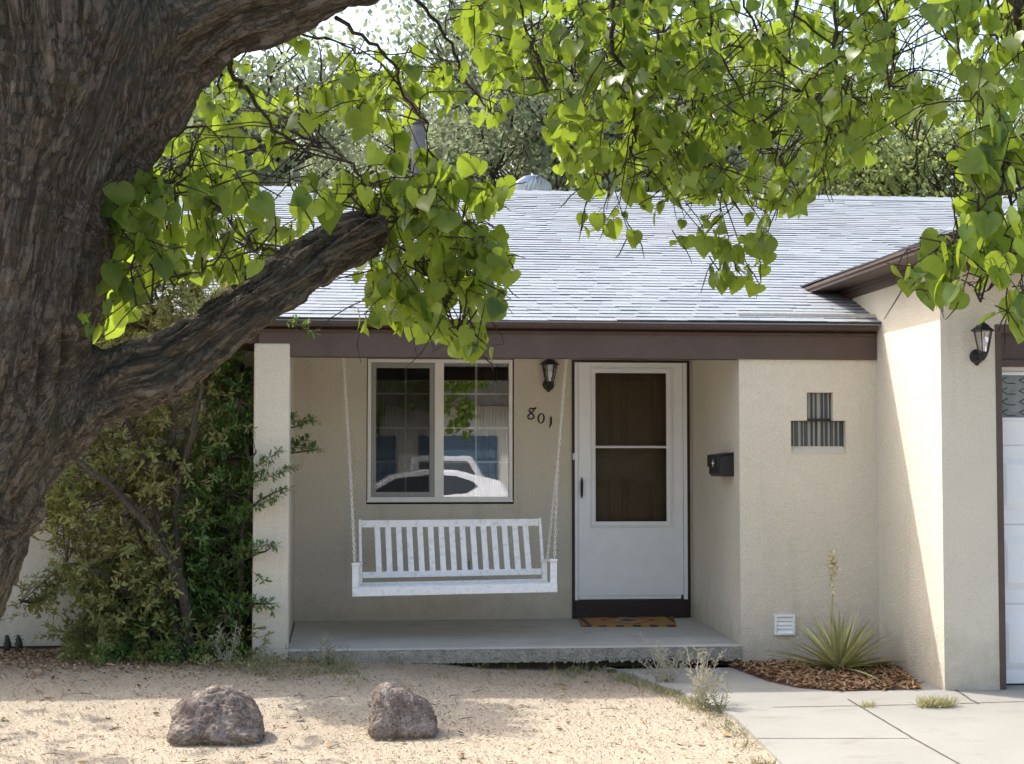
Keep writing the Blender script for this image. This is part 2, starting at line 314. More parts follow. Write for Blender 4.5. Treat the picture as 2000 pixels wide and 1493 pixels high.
# ------------------------------------------------------------ ground
def sheet(name, x0, x1, y0, y1, nx, ny, dz, mat, rough=0):
    m = MB(); vs_ = []
    xs = np.linspace(x0, x1, nx+1); ys = np.linspace(y0, y1, ny+1)
    for y in ys:
        for x in xs:
            z = gz(x, y)+dz
            if rough: z += rough*noise.noise(Vector((x*2.2, y*2.2, 3)))+rough*.5*noise.noise(Vector((x*9, y*9, 3)))
            vs_.append((x, y, z))
    n1 = nx+1; m.add(vs_, [(j*n1+i, j*n1+i+1, (j+1)*n1+i+1, (j+1)*n1+i) for j in range(ny) for i in range(nx)]); return m.build(name, mat, smooth=True)
g = MB()
X0, X1, Y0, Y1 = -4.4, 6.4, 6.0, 14.2
def frame_sheet(m, mi=0):   # ground sheet: fine grid near the yard, wide quads out to the horizon
    xs = [-600, -60, -12]+list(np.arange(X0, X1+.01, .06))+[14, 60, 600]
    ys = [-600, -60, -30, -12, -6, -2, 0, 2, 3, 4, 5]+list(np.arange(Y0, Y1+.01, .06))+[18, 60, 600]
    n1 = len(xs); V = []
    for y in ys:
        for x in xs:
            inner = X0 < x < X1 and Y0 < y < Y1
            z = gz(x, y)
            if inner: z += .012*noise.noise(Vector((x*2.2, y*2.2, 3)))+.006*noise.noise(Vector((x*9, y*9, 3)))-.004
            V.append((x, y, z))
    m.add(V, [(j*n1+i, j*n1+i+1, (j+1)*n1+i+1, (j+1)*n1+i) for j in range(len(ys)-1) for i in range(n1-1)], mi)
# concrete walk and drive lie beside the gravel: left edge of the concrete by height of the yard
EDGE = [(1175, 1303), (1235, 1322), (1300, 1348), (1390, 1384), (1432, 1404), (1482, 1452), (1530, 1500), (1640, 1620), (1760, 1760)]
def gp(px, py, dz=0.):       # pixel -> ground point
    z = 0
    for _ in range(12):
        p = at(px, py, Z=z+dz); z = gz(p.x, p.y)
    p.z = z+dz; return p
edge = [gp(*e) for e in EDGE]
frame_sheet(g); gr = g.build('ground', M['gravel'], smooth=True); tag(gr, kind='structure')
m = MB(); CZ = .02
def strip(m, left, right, n, dz):
    pass
def fill_conc(m, poly_left, xr, dz):
    # rows between the left edge polyline and x = xr, following the ground height
    P = []
    for i in range(len(poly_left)-1):
        a, b = poly_left[i], poly_left[i+1]; k = max(2, int((a-b).length/.12))
        for j in range(k): P.append(a.lerp(b, j/k))
    P.append(poly_left[-1]); n = 26; V = []
    for p in P:
        for i in range(n+1):
            x = p.x+(xr-p.x)*i/n; V.append((x, p.y, gz(x, p.y)+dz))
        
    m.add(V, [(j*(n+1)+i, (j+1)*(n+1)+i, (j+1)*(n+1)+i+1, j*(n+1)+i+1) for j in range(len(P)-1) for i in range(n)])
    for j in range(len(P)-1):
        a, b = P[j], P[j+1]; m.add([(a.x, a.y, gz(a.x, a.y)+dz), (b.x, b.y, gz(b.x, b.y)+dz), (b.x, b.y, gz(b.x, b.y)-.06), (a.x, a.y, gz(a.x, a.y)-.06)], [(0, 1, 2, 3)])
edge2 = [Vector((edge[0].x, 12.2, 0))]+edge+[Vector((edge[-1].x+.5, 5, 0)), Vector((edge[-1].x+.8, 1.5, 0))]
fill_conc(m, edge2, 9.2, CZ); pa = m.build('path', M['conc'], smooth=False); tag(pa, kind='structure')
# joints and cracks in the concrete
m = MB()
def crack(pts, wd=.006, wob=.004):
    P = [gp(*p, CZ) for p in pts]; Q = []
    for i in range(len(P)-1):
        k = max(3, int((P[i]-P[i+1]).length/.04))
        for j in range(k): Q.append(P[i].lerp(P[i+1], j/k))
    Q.append(P[-1])
    for i in range(len(Q)-1):
        a, b = Q[i].copy(), Q[i+1].copy(); d = (b-a).normalized(); s = Vector((-d.y, d.x, 0))
        for q in (a, b):
            q += s*(wob*noise.noise(Vector((q.x*9, q.y*9, 0)))); q.z = gz(q.x, q.y)+CZ+.003
        w0 = wd*(.7+.6*abs(noise.noise(Vector((a.x*15, a.y*15, 2))))); m.quad(a-s*w0, b-s*w0, b+s*w0, a+s*w0)
crack([(1428, 1443), (1784, 1443)], .005, .001); crack([(1655, 1366), (1784, 1443), (1880, 1497)], .007, .006)
crack([(1510, 1382), (1850, 1376), (1925, 1373), (2000, 1371), (2100, 1370)], .006, .004); crack([(1862, 1346), (1912, 1376)], .009, .02)
crack([(1945, 1330), (2080, 1350)], .006, .02)
jt = m.build('path_joints', M['joint']); tag(jt, kind='structure')
# street behind the camera (seen mirrored in the window)
m = MB(); m.quad((-40, -12, gz(0, -9)+.006), (40, -12, gz(0, -9)+.006), (40, 1.2, gz(0, 1)+.012), (-40, 1.2, gz(0, 1)+.012)); st = m.build('street', M['asphalt']); tag(st, kind='structure')

# ------------------------------------------------------------ house
house = empty('house', (1.2, 12.3, 0), 'single storey cream stucco house with brown trim and grey shingle roof', 'house')
def holes_wall(m, Y, x0, x1, z0, z1, holes, depth, axis='y'):
    """wall sheet at Y facing -Y with rectangular openings and reveals going back by depth"""
    xs = sorted({x0, x1, *[h[0] for h in holes], *[h[1] for h in holes]}); zs = sorted({z0, z1, *[h[2] for h in holes], *[h[3] for h in holes]})
    for i in range(len(xs)-1):
        for j in range(len(zs)-1):
            cx, cz = (xs[i]+xs[i+1])/2, (zs[j]+zs[j+1])/2
            if any(h[0] < cx < h[1] and h[2] < cz < h[3] for h in holes): continue
            m.quad((xs[i], Y, zs[j]), (xs[i+1], Y, zs[j]), (xs[i+1], Y, zs[j+1]), (xs[i], Y, zs[j+1]))
    for h in holes:
        a, b, c, d = h[:4]; dp = h[4] if len(h) > 4 else depth; Y2 = Y+dp
        m.quad((a, Y, c), (a, Y, d), (a, Y2, d), (a, Y2, c)); m.quad((b, Y, c), (b, Y2, c), (b, Y2, d), (b, Y, d))
        m.quad((a, Y, c), (a, Y2, c), (b, Y2, c), (b, Y, c)); m.quad((a, Y, d), (b, Y, d), (b, Y2, d), (a, Y2, d))
def rect(px0, py0, px1, py1, Y):
    a = at(px0, py1, Y=Y); b = at(px1, py0, Y=Y); c = at(px0, py0, Y=Y); d = at(px1, py1, Y=Y)
    return (a.x+c.x)/2, (b.x+d.x)/2, (a.z+d.z)/2, (b.z+c.z)/2
WX0, WX1, WZ0, _ = rect(716, 700, 1004, 985, YB); WZ1 = 2.445
DX0, DX1, _, _ = rect(1117, 700, 1347, 1203, YB); DZ1 = 2.44
# back wall of the porch
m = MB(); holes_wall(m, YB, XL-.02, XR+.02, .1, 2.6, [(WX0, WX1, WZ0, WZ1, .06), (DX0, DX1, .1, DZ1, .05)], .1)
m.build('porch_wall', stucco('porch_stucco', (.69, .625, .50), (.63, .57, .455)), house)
# right wing: reveal, front wall with the block window openings, garage side and front
BX0, BX1, BZ0, BZ1 = rect(1545, 822, 1652, 886, YF)
TX0, TX1, TZ0, TZ1 = rect(1576, 767, 1627, 822, YF)
m = MB()
holes_wall(m, YF, XR, XG+.05, -.1, 2.7, [(BX0, BX1, BZ0, BZ1, .075), (TX0, TX1, BZ1, TZ1, .075)], .07)
m.quad((XR, YF, -.1), (XR, YF, 2.6), (XR, YB+.05, 2.6), (XR, YB+.05, -.1))
mw = m.build('wall', M['stucco'], house)
# pillar and left side wall of the porch
m = MB(); m.box(XP, XL, 12.235, 12.5, -.1, 2.44)
pl = m.build('pillar', M['stucco'], house, bevel=.012)
m = MB(); m.box(XL-.2, XL-.012, 12.5, 14.05, -.1, 2.58); m.box(-8, XL-.2, YW, YW+.15, .13, 2.62)
m.box(-8, XL-.2, YW+.02, YW+.13, -.2, .135, 1)
m.build('wall', [M['stucco'], M['joint']], house)
# garage walls
GX = at(1948, 1000, Y=YG).x; GW = 4.9; GT = 2.885
m = MB()
dz1 = at(1950, 634, Y=YG).z
m.quad((XG, 13.6, -.1), (XG, YG, -.1), (XG, YG, 2.96), (XG, 13.6, 2.96))
m.quad((XG, YG, -.1), (GX, YG, -.1), (GX, YG, 2.96), (XG, YG, 2.96))
m.quad((GX, YG, dz1), (GX+GW, YG, dz1), (GX+GW, YG, 2.96), (GX, YG, 2.96))
m.quad((GX+GW, YG, -.1), (GX+GW+.6, YG, -.1), (GX+GW+.6, YG, 2.96), (GX+GW, YG, 2.96))
m.quad((GX, YG, -.1), (GX, YG+.25, -.1), (GX, YG+.25, dz1), (GX, YG, dz1))
m.quad((GX, YG, dz1), (GX, YG+.25, dz1), (GX+GW, YG+.25, dz1), (GX+GW, YG, dz1))
m.quad((GX+GW+.6, YG, -.1), (GX+GW+.6, 23, -.1), (GX+GW+.6, 23, 2.9), (GX+GW+.6, YG, 2.9))
m.build('garage_wall', M['stucco'], house)
# closed rear and far walls so that the rooms are dark
m = MB(); m.quad((-8, 23, -.1), (GX+GW+.6, 23, -.1), (GX+GW+.6, 23, 2.7), (-8, 23, 2.7)); m.quad((-8, YW, -.1), (-8, YW, 4.6), (-8, 23, 4.6), (-8, 23, -.1))
m.build('rear_wall', M['stucco'], house)
m = MB()   # rooms behind the window and the door
for (a, b, y0, y1) in ((WX0-.6, WX1+.3, 14.075, 17.5), (DX0-.2, DX1+.2, 14.3, 18)):
    m.quad((a, y1, .2), (b, y1, .2), (b, y1, 2.6), (a, y1, 2.6)); m.quad((a, y0, .2), (a, y1, .2), (a, y1, 2.6), (a, y0, 2.6)); m.quad((b, y0, .2), (b, y0, 2.6), (b, y1, 2.6), (b, y1, .2))
    m.quad((a, y0, .22), (b, y0, .22), (b, y1, .22), (a, y1, .22)); m.quad((a, y0, 2.6), (a, y1, 2.6), (b, y1, 2.6), (b, y0, 2.6))
m.build('interior', M['room'], house)
# porch slab
m = MB(); zb0, zf0 = .226, .186; y0s = 12.245; lip = at(1000, 1294, Y=y0s).z; nn = 90
V = []; xs = np.linspace(XL-.0, XR-.003, nn)
for i, x in enumerate(xs):
    j = .006*noise.noise(Vector((x*6, 0, 0))); k = .018*sm(1.6, 2.2, x)*abs(noise.noise(Vector((x*30, 5, 0))))+.004*noise.noise(Vector((x*12, 5, 0)))
    V += [(x, 14.02, zb0), (x, y0s+.012+j, zf0), (x, y0s+j, zf0-.012), (x, y0s+j+.004+k*.6, lip+k), (x, y0s+.12, lip+.005+k)]
m.add(V, [(5*i+k, 5*i+k+1, 5*i+k+6, 5*i+k+5) for i in range(nn-1) for k in range(4)], 0)
for f in range(len(m.f)):
    if f % 4 in (2, 3): m.m[f] = 1
m.box(XL, XR-.003, y0s+.11, y0s+.3, -.2, lip+.01, 2)
SL = m   # crumbling aggregate along the lower edge of the slab
for i in range(420):
    x = random.uniform(1.25, XR-.01) if random.random() < .8 else random.uniform(.1, 1.3); r_ = random.uniform(.004, .012)*(1 if x > 1.5 else .6)
    z = lip+random.uniform(-.008, .035)*sm(.8, 2.2, x); c = Vector((x, y0s+.004, z))
    m.lathe(c+Vector((0, 0, -r_)), [(r_*.4, 0), (r_, r_*.6), (r_*.9, r_*1.3), (r_*.3, r_*1.9)], 5, 1)
m.build('porch_slab', [M['porch'], M['rough'], M['joint']], house)
# beam, fascia, ceiling
zbm = at(1000, 699, Y=12.24).z; zbt = at(1000, 651, Y=12.24).z
bx0 = at(505, 680, Y=12.25).x
m = MB(); m.box(bx0, XG-.006, 12.245, 12.40, zbm, zbt+.03); bm_ = m.build('beam', M['brown'], house, bevel=.004)
m = MB(); m.box(-8, bx0-.004, 12.30, 12.36, zbm+.10, zbt+.03); m.box(-8, bx0-.004, 12.36, YW, zbm+.10, zbm+.12); m.build('soffit', M['brown'], house)
ex0 = -8; zft = 2.618; zfb = at(1000, 643, Y=12.17).z
m = MB(); m.prism([(ex0, 12.175, zfb+.012), (ex0, 12.150, zfb+.03), (ex0, 12.165, zft), (ex0, 12.235, zft+.01), (ex0, 12.235, zfb+.006)], (XG-ex0-.02, 0, 0)); m.build('fascia', M['brown'], house)
m = MB(); m.prism([(ex0, 12.222, zbt-.002), (ex0, 12.205, zfb-.014), (ex0, 12.236, zfb+.004), (ex0, 12.244, zbt-.002)], (XG-ex0-.024, 0, 0)); m.build('trim', M['brown'], house)
m = MB(); m.box(XL-.19, XR, 12.42, 14.0, ZC, ZC+.02); m.build('ceiling', M['white'], house)
# roof
def roof_tabs(m, tabs, O, U, S, Nn, wid, length, lim, expo=.106):
    """shingle tabs on the plane through O, U along the eave, S up the slope, Nn normal; lim(s)->(u0,u1)"""
    n = int(length/expo)
    for i in range(n):
        s0 = i*expo; u0, u1 = lim(s0+expo*.5)
        if u1-u0 < .1: continue
        u = u0-random.uniform(0, .2); w0 = .0015*math.sin(i*1.7)
        while u < u1:
            wd = random.choice((.1, .16, .22, .3, .34)); a = max(u, u0); b = min(u+wd, u1); t = random.choice((.003, .004, .005, .006, .0075))
            if b-a > .02:
                ja = .004*noise.noise(Vector((a*.8, i*.37, 0))); jb = .004*noise.noise(Vector((b*.8, i*.37, 0)))
                sl = random.uniform(-.002, .002); h = .010*noise.noise(Vector((a*.5, s0*.8, 9)))+.006
                A = O+U*(a+.001)+S*(s0+ja+sl); B = O+U*(b-.001)+S*(s0+jb+sl); A2 = O+U*(a+.001)+S*(s0+expo+.012); B2 = O+U*(b-.001)+S*(s0+expo+.012)
                m.add([A+Nn*(h-.004), B+Nn*(h-.004), B+Nn*(h+t), A+Nn*(h+t), A2+Nn*(h-.001), B2+Nn*(h-.001)], [(0, 1, 2, 3), (3, 2, 5, 4), (0, 3, 4), (1, 5, 2)], 0)
                q = min(1, max(0, random.gauss(.62, .17))); q = q*.4 if random.random() < .03 else q
                tabs += [q]*6; m.m[-4] = 1
            u += wd
def add_tab_attr(o, vals):
    a = o.data.attributes.new('tab', 'FLOAT', 'POINT'); n = len(o.data.vertices); vals = (vals+[.5]*n)[:n]; a.data.foreach_set('value', vals)
RS = (4.47-2.62)/(17.6-12.165); L = math.hypot(17.6-12.15, (17.6-12.15)*RS); S = Vector((0, 1, RS)).normalized(); Nn = Vector((0, -RS, 1)).normalized()
zr0 = 2.62
m = MB(); tabs = []
roof_tabs(m, tabs, Vector((0, 12.138, zr0-.003)), Vector((1, 0, 0)), S, Nn, 0, L, lambda s: (-5.4, 9.6))
yr = 12.15+L*S.y; zr = zr0+L*S.z
m.prism([(-8, 12.15, zr0-.006), (-8, yr, zr-.006), (-8, 23.3, zr0-.05), (-8, 23.3, zr0-.1), (-8, yr, zr-.1), (-8, 12.19, zr0-.05)], (18.2, 0, 0), 0)
# ridge caps
x = -5.4
while x < 9.6:
    t = .012; A = Vector((x, yr-.13, zr-.13*RS+.012)); m.add([A, A+Vector((.2, 0, 0)), Vector((x+.2, yr, zr+.028)), Vector((x, yr, zr+.036)), Vector((x, yr+.13, zr-.03)), Vector((x+.2, yr+.13, zr-.03)), A+Vector((0, 0, -.02)), A+Vector((.2, 0, -.02))], [(0, 1, 2, 3), (3, 2, 5, 4), (6, 7, 1, 0), (0, 3, 6)], 0); x += .2
vals = tabs+[.55]*12+[.75]*99999
M['edge'] = surf('cut_edge_shadow', (.11, .12, .135), (.08, .09, .10), 20, .95)  # dark asphalt cut edges, with the overhang's shadow line put into their colour
rf = m.build('roof', [M['shingle'], M['edge']], house); add_tab_attr(rf, vals)
# garage roof (hipped) with fascia, soffit and frieze
EX, EY, SZ = 3.775, 10.08, 2.956; EX1 = GX+GW+.9; FT = 3.0; GS = .34
m = MB(); tabs = []; S2 = Vector((0, 1, GS)).normalized(); N2 = Vector((0, -GS, 1)).normalized()
half = (EX1-EX)/2
roof_tabs(m, tabs, Vector((EX-.01, EY-.02, FT+.004)), Vector((1, 0, 0)), S2, N2, 0, half*math.hypot(1, GS), lambda s: (s*S2.y, EX1-EX-s*S2.y))
S3 = Vector((1, 0, GS)).normalized(); N3 = Vector((-GS, 0, 1)).normalized()
roof_tabs(m, tabs, Vector((EX-.02, EY-.01, FT+.004)), Vector((0, 1, 0)), S3, N3, 0, half*math.hypot(1, GS), lambda s: (s*S3.x, 6.))
k = half; zt = FT+k*GS
m.add([(EX, EY, FT), (EX1, EY, FT), (EX1, 19, FT), (EX, 19, FT), (EX+k, EY+k, zt), (EX+k, 19, zt)], [(0, 1, 4), (0, 4, 5, 3), (1, 2, 5, 4), (0, 3, 2, 1)], 0)
hp = int(k*1.42/.2)
for i in range(hp):
    c = Vector((EX+i*.14, EY+i*.14, FT+.014+i*.14*GS)); m.add([c+Vector((-.07, .07, .0)), c+Vector((.07, -.07, .0)), c+Vector((.21, .07, .14*GS)), c+Vector((.07, .21, .14*GS)), c+Vector((0, 0, .03)), c+Vector((.14, .14, .03+.14*GS))], [(1, 2, 5, 4), (4, 5, 3, 0), (0, 1, 4)], 0)
gf = m.build('garage_roof', [M['shingle'], M['edge']], house); add_tab_attr(gf, tabs+[.6]*6+[.75]*9999)
m = MB(); m.box(EX-.0, EX+.025, EY, 13.4, SZ-.006, FT-.002); m.box(EX+.025, EX1, EY, EY+.025, SZ-.006, FT-.002); m.box(EX-.014, EX, EY-.014, 13.3, FT-.024, FT+.001); m.box(EX-.0, EX1, EY-.014, EY-.0, FT-.024, FT+.001)
m.build('fascia', M['brown'], house)
m = MB(); m.quad((EX+.02, EY+.02, SZ), (EX+.02, 13.5, SZ), (XG+.1, 13.5, SZ), (XG+.1, EY+.02, SZ)); m.quad((XG+.1, EY+.02, SZ), (XG+.1, YG+.1, SZ), (EX1, YG+.1, SZ), (EX1, EY+.02, SZ)); m.build('soffit', M['brown'], house)
m = MB(); m.box(XG-.022, XG+.01, YG-.022, 13.3, GT-.005, SZ+.01); m.box(XG+.01, EX1-.3, YG-.022, YG-.002, GT-.005, SZ+.01); m.box(XG-.034, XG-.022, YG-.034, 13.3, SZ-.022, SZ-.001); m.box(XG-.022, EX1-.3, YG-.034, YG-.022, SZ-.022, SZ-.001)
m.build('frieze', M['brown'], house)
# window
win = MB(); yw = YB+.03
def fr(m, x0, x1, z0, z1, wd, y0, y1, mi=0):
    m.box(x0, x0+wd, y0, y1, z0, z1, mi); m.box(x1-wd, x1, y0, y1, z0, z1, mi); m.box(x0+wd, x1-wd, y0, y1, z0, z0+wd, mi); m.box(x0+wd, x1-wd, y0, y1, z1-wd, z1, mi)
wz0 = at(860, 978, Y=YB+.01).z; wx0 = WX0+.008; wx1 = WX1-.012; wz1 = 2.44
window = MB(); fr(window, wx0, wx1, wz0, wz1, .03, YB+.008, YB+.075); wx = (at(850, 830, Y=YB).x, at(867, 830, Y=YB).x)
window.box(wx[0]-.004, wx[1], YB+.014, YB+.07, wz0+.03, wz1-.03)
window.box(wx0-.004, wx1+.004, YB-.006, YB+.06, wz0-.014, wz0+.001)
W = window.build('window', M['vinyl'], house, bevel=.003)
sf = MB(); fr(sf, wx0+.031, wx[0]-.005, wz0+.031, wz1-.035, .042, YB+.022, YB+.04); sf.build('frame', M['screenf'], W, bevel=.003)
sc_ = MB(); sc_.quad((wx0+.07, YB+.03, wz0+.07), (wx[0]-.045+.04, YB+.03, wz0+.07), (wx[0]-.045+.04, YB+.03, wz1-.07), (wx0+.07, YB+.03, wz1-.07)); sc_.build('screen', M['screen'], W)
p1 = MB(); p1.quad((wx0+.03, YB+.052, wz0+.03), (wx[0], YB+.052, wz0+.03), (wx[0], YB+.052, wz1-.03), (wx0+.03, YB+.052, wz1-.03)); p1.build('pane', M['glass'], W)
p2 = MB(); p2.quad((wx[1], YB+.044, wz0+.03), (wx1-.03, YB+.044, wz0+.03), (wx1-.03, YB+.044, wz1-.03), (wx[1], YB+.044, wz1-.03)); p2.build('pane', M['glass'], W)
mu = MB(); ys = YB+.060
for (a, b, vx) in ((wx0+.03, wx[0], 793), (wx[1], wx1-.03, 931)):
    xv = at(vx, 830, Y=YB).x; mu.box(xv-.009, xv+.009, ys, ys+.01, wz0+.03, wz1-.03)
    for py in (769, 836, 903):
        zz = at(860, py, Y=YB).z; mu.box(a, xv-.009, ys, ys+.01, zz-.008, zz+.008); mu.box(xv+.009, b, ys, ys+.01, zz-.008, zz+.008)
mu.build('muntin', M['vinyl'], W)
# curtains (hang inside)
for (a, b, lab) in ((935, 995, 'olive pleated curtain behind the right edge of the window'), (722, 776, 'dim pleated curtain behind the screened left edge of the window')):
    xa, xb = at(a, 800, Y=14.2).x, at(b, 800, Y=14.2).x; m = MB(); n = 60; V = []
    for i in range(n+1):
        x = xa+(xb-xa)*i/n; y = 14.2+.022*math.sin(i*1.05)+.01*math.sin(i*.43)
        V += [(x, y, wz0-.1), (x+.004*math.sin(i*.7), y*1., wz1+.05)]
    m.add(V, [(2*i, 2*i+2, 2*i+3, 2*i+1) for i in range(n)])
    c = m.build('curtain', M['curtain'], smooth=True, origin=(xa, 14.2, wz0-.1)); so_ = c.modifiers.new('t', 'SOLIDIFY'); so_.thickness = .004; tag(c, lab, 'curtain')
# door
dz0 = .226; thr = at(1230, 1172, Y=YB-.02).z
m = MB()
fx0, fx1 = DX0, DX1
m.box(fx0, fx0+.022, YB-.02, YB+.1, dz0, DZ1); m.box(fx1-.024, fx1, YB-.02, YB+.1, dz0, DZ1); m.box(fx0+.022, fx1-.024, YB-.028, YB+.12, dz0, thr); m.box(fx0+.022, fx1-.024, YB-.02, YB+.1, DZ1-.02, DZ1)
m.build('door_frame', M['brownd'], house, bevel=.003)
m = MB()   # white storm door surround
m.box(fx0+.023, fx0+.053, YB-.024, YB+.05, thr+.001, DZ1-.021); m.box(fx1-.058, fx1-.025, YB-.024, YB+.05, thr+.001, DZ1-.021)
m.box(fx0+.04, fx0+.044, YB-.030, YB-.024, thr+.001, DZ1-.021)
m.build('door_jamb', M['white'], house, bevel=.002)
sx0, sx1 = fx0+.056, fx1-.061; gx0, gx1, gz0_, gz1_ = rect(1163, 729, 1302, 1019, YB-.01); sz0 = at(1230, 1163, Y=YB).z
m = MB(); holes_wall(m, YB-.012, sx0, sx1, sz0, DZ1-.021, [(gx0, gx1, gz0_, gz1_)], .03)
m.box(sx0, sx1, YB+.02, YB+.03, sz0, gz0_-.03); m.box(sx0+.004, sx1-.02, YB-.008, YB+.02, thr+.006, sz0-.002)
m.quad((sx0, YB-.012, sz0), (sx0, YB+.03, sz0), (sx0, YB+.03, DZ1-.02), (sx0, YB-.012, DZ1-.02))
D = m.build('storm_door', M['white'], house)
m = MB(); tx0, tx1, tz0, tz1 = rect(1153, 718, 1313, 1030, YB-.02); fr(m, tx0, tx1, tz0, tz1, .01, YB-.026, YB-.0125); fr(m, tx0+.013, tx1-.013, tz0+.013, tz1-.013, .024, YB-.021, YB-.0125)
rz = at(1230, 873, Y=YB-.01).z; m.box(gx0, gx1, YB-.014, YB+.01, rz-.011, rz-.001); m.box(gx0, gx1, YB-.008, YB+.01, rz+.001, rz+.008)
m.build('frame', M['white'], D, bevel=.003)
m = MB(); m.quad((gx0, YB+.012, gz0_), (gx1, YB+.012, gz0_), (gx1, YB+.012, gz1_), (gx0, YB+.012, gz1_)); m.build('pane', M['dglass'], D)
m = MB(); hc = at(1136.5, 953, Y=YB-.04); m.lathe((hc.x, hc.y, hc.z), [(.002, -.092), (.009, -.07), (.012, -.02), (.012, .03), (.009, .07), (.002, .092)], 10); m.tube([(hc.x, hc.y, hc.z-.03), (hc.x, YB-.011, hc.z-.03)], .006); m.tube([(hc.x, hc.y, hc.z+.04), (hc.x, YB-.011, hc.z+.04)], .006)
m.build('handle', M['black'], D, smooth=True)
m = MB(); iy = YB+.14; holes_wall(m, iy, fx0+.02, fx1-.02, thr, DZ1-.02, [], 0)   # inner wooden door with raised panels
for (a, b, c, d) in ((.08, .38, 1.22, 1.95), (.46, .76, 1.22, 1.95), (.08, .38, .15, 1.02), (.46, .76, .15, 1.02)):
    fr(m, fx0+a, fx0+b, thr+c, thr+d, .03, iy-.012, iy-.0005); m.box(fx0+a+.05, fx0+b-.05, iy-.008, iy-.0005, thr+c+.05, thr+d-.05)
m.build('inner_door', M['wood'], house, bevel=.003)
m = MB(); bc = at(1120.5, 892, Y=YB-.022); m.box(bc.x-.008, bc.x+.008, YB-.026, YB-.02, bc.z-.028, bc.z+.028); m.lathe((bc.x, YB-.032, bc.z), [(.006, 0), (.006, .006)], 10, axis='y'); m.build('doorbell', M['vinyl'], house)
# garage door
m = MB(); gy = YG+.14; gdx0 = GX+.055; gzt = at(1970, 716, Y=gy).z; gzb = .03
m.box(GX+.001, GX+.045, YG-.006, YG+.2, -.06, dz1-.002); m.box(GX+.001, GX+GW-.001, YG-.008, YG+.0-.001, dz1-.06, dz1+.0)
m.box(GX+.045, GX+GW-.001, YG+.06, YG+.2, gzt, dz1-.002); m.box(GX+.045, GX+GW, YG+.04, YG+.058, gzt-.01, gzt+.04)
m.build('garage_door_frame', M['brown'], house, bevel=.003)
G = MB(); nsec = 4; sh = (gzt-gzb)/nsec
for i in range(nsec): G.box(GX+.046, GX+GW-.05, gy, gy+.04, gzb+i*sh+.003, gzb+(i+1)*sh-.003)
G.box(GX+.046, GX+GW-.05, gy+.012, gy+.03, gzb, gzt)
for i in range(nsec-1):
    for k in range(4):
        a = GX+.075+k*1.19; b = a+1.05; c = gzb+i*sh+.1; d = gzb+(i+1)*sh-.09
        w_ = .045; G.add([(a, gy-.001, c), (b, gy-.001, c), (b, gy-.001, d), (a, gy-.001, d), (a+w_, gy-.016, c+w_), (b-w_, gy-.016, c+w_), (b-w_, gy-.016, d-w_), (a+w_, gy-.016, d-w_)], [(0, 1, 5, 4), (1, 2, 6, 5), (2, 3, 7, 6), (3, 0, 4, 7), (4, 5, 6, 7)])
GD = G.build('garage_door', M['white'], house, bevel=.002)
for k in range(4):
    a = GX+.066+k*1.19; b = a+1.07; c = at(1960, 822, Y=gy).z; d = at(1960, 727, Y=gy).z
    m = MB(); fr(m, a, b, c, d, .022, gy-.014, gy-.0005); wn = m.build('window', M['white'], GD, bevel=.002)
    m = MB(); m.quad((a+.02, gy-.002, c+.02), (b-.02, gy-.002, c+.02), (b-.02, gy-.002, d-.02), (a+.02, gy-.002, d-.02)); m.build('pane', surf('garage_pane', (.25, .28, .27), (.14, .16, .15), 9, .15, spec=.6) if k == 0 else bpy.data.materials['garage_pane'], wn)
    m = MB(); h_ = (d-c-.04)/4
    for j in range(8):
        xx = a+.03+j*.13
        for q in range(4):
            zz = c+.02+q*h_; m.tube([(xx, gy-.005, zz+h_*.5), (xx+.045, gy-.005, zz+h_*.2), (xx+.10, gy-.005, zz+h_*.2)], .0025, 4, cap=False); m.tube([(xx, gy-.005, zz+h_*.5), (xx+.045, gy-.005, zz+h_*.8)], .0025, 4, cap=False)
    m.build('leading', M['black'], wn)
# glass block window
blk, nt, p = nodes('ribbed_glass_block'); v = coords(nt, (1, 0, 0)); wv = N(nt, 'ShaderNodeTexWave'); wv.inputs['Scale'].default_value = 8; wv.inputs['Distortion'].default_value = 4.5; wv.inputs['Detail'].default_value = 3; wv.inputs['Detail Scale'].default_value = 3; nt.links.new(v, wv.inputs['Vector'])
c = mixc(nt, ramp(nt, wv.outputs['Fac'], .55, .95), (.07, .075, .075), (.30, .31, .29)); nt.links.new(c, p.inputs['Base Color']); p.inputs['Roughness'].default_value = .2; bump(nt, p, wv.outputs['Fac'], .8, .01)
yb = YF+.05; X3, X4, Z3, Z4 = rect(1545, 823, 1644, 872, yb); U0, U1, V0, V1 = rect(1576, 768, 1619, 818, yb)
m = MB(); xm = (X3+X4)/2; rib = MB()
for (a, b, c, d) in ((X3-.004, xm-.008, Z3, Z4), (xm+.008, X4+.004, Z3, Z4), (U0-.003, U1+.004, V0, V1)):
    m.box(a, b, yb, yb+.1, c, d); n_ = int((b-a)/.012)
    for i in range(n_):
        xx = a+(b-a)*(i+.5)/n_; rr = random.uniform(.002, .0045); m.tube([(xx, yb+.001, c+.004), (xx, yb+.001, d-.004)], rr, 6)
bw = m.build('block_window', blk, house); m = MB(); m.box(BX0, BX1, YF+.074, YF+.09, BZ0-.02, TZ1+.02); m.box(xm-.007, xm+.007, yb+.01, YF+.07, Z3, Z4); m.box(U0, U1, yb+.01, YF+.07, Z4+.001, V0-.001); m.build('mortar', surf('mortar_red', (.17, .12, .10), (.1, .08, .07), 20, .9), bw)
m = MB(); q0 = at(1545, 872, Y=YF); m.add([(BX0+.001, YF+.001, BZ0+.001), (BX1-.001, YF+.001, BZ0+.001), (BX1-.001, yb+.003, Z3), (BX0+.001, yb+.003, Z3)], [(0, 1, 2, 3)]); m.build('sill', M['stucco'], bw)
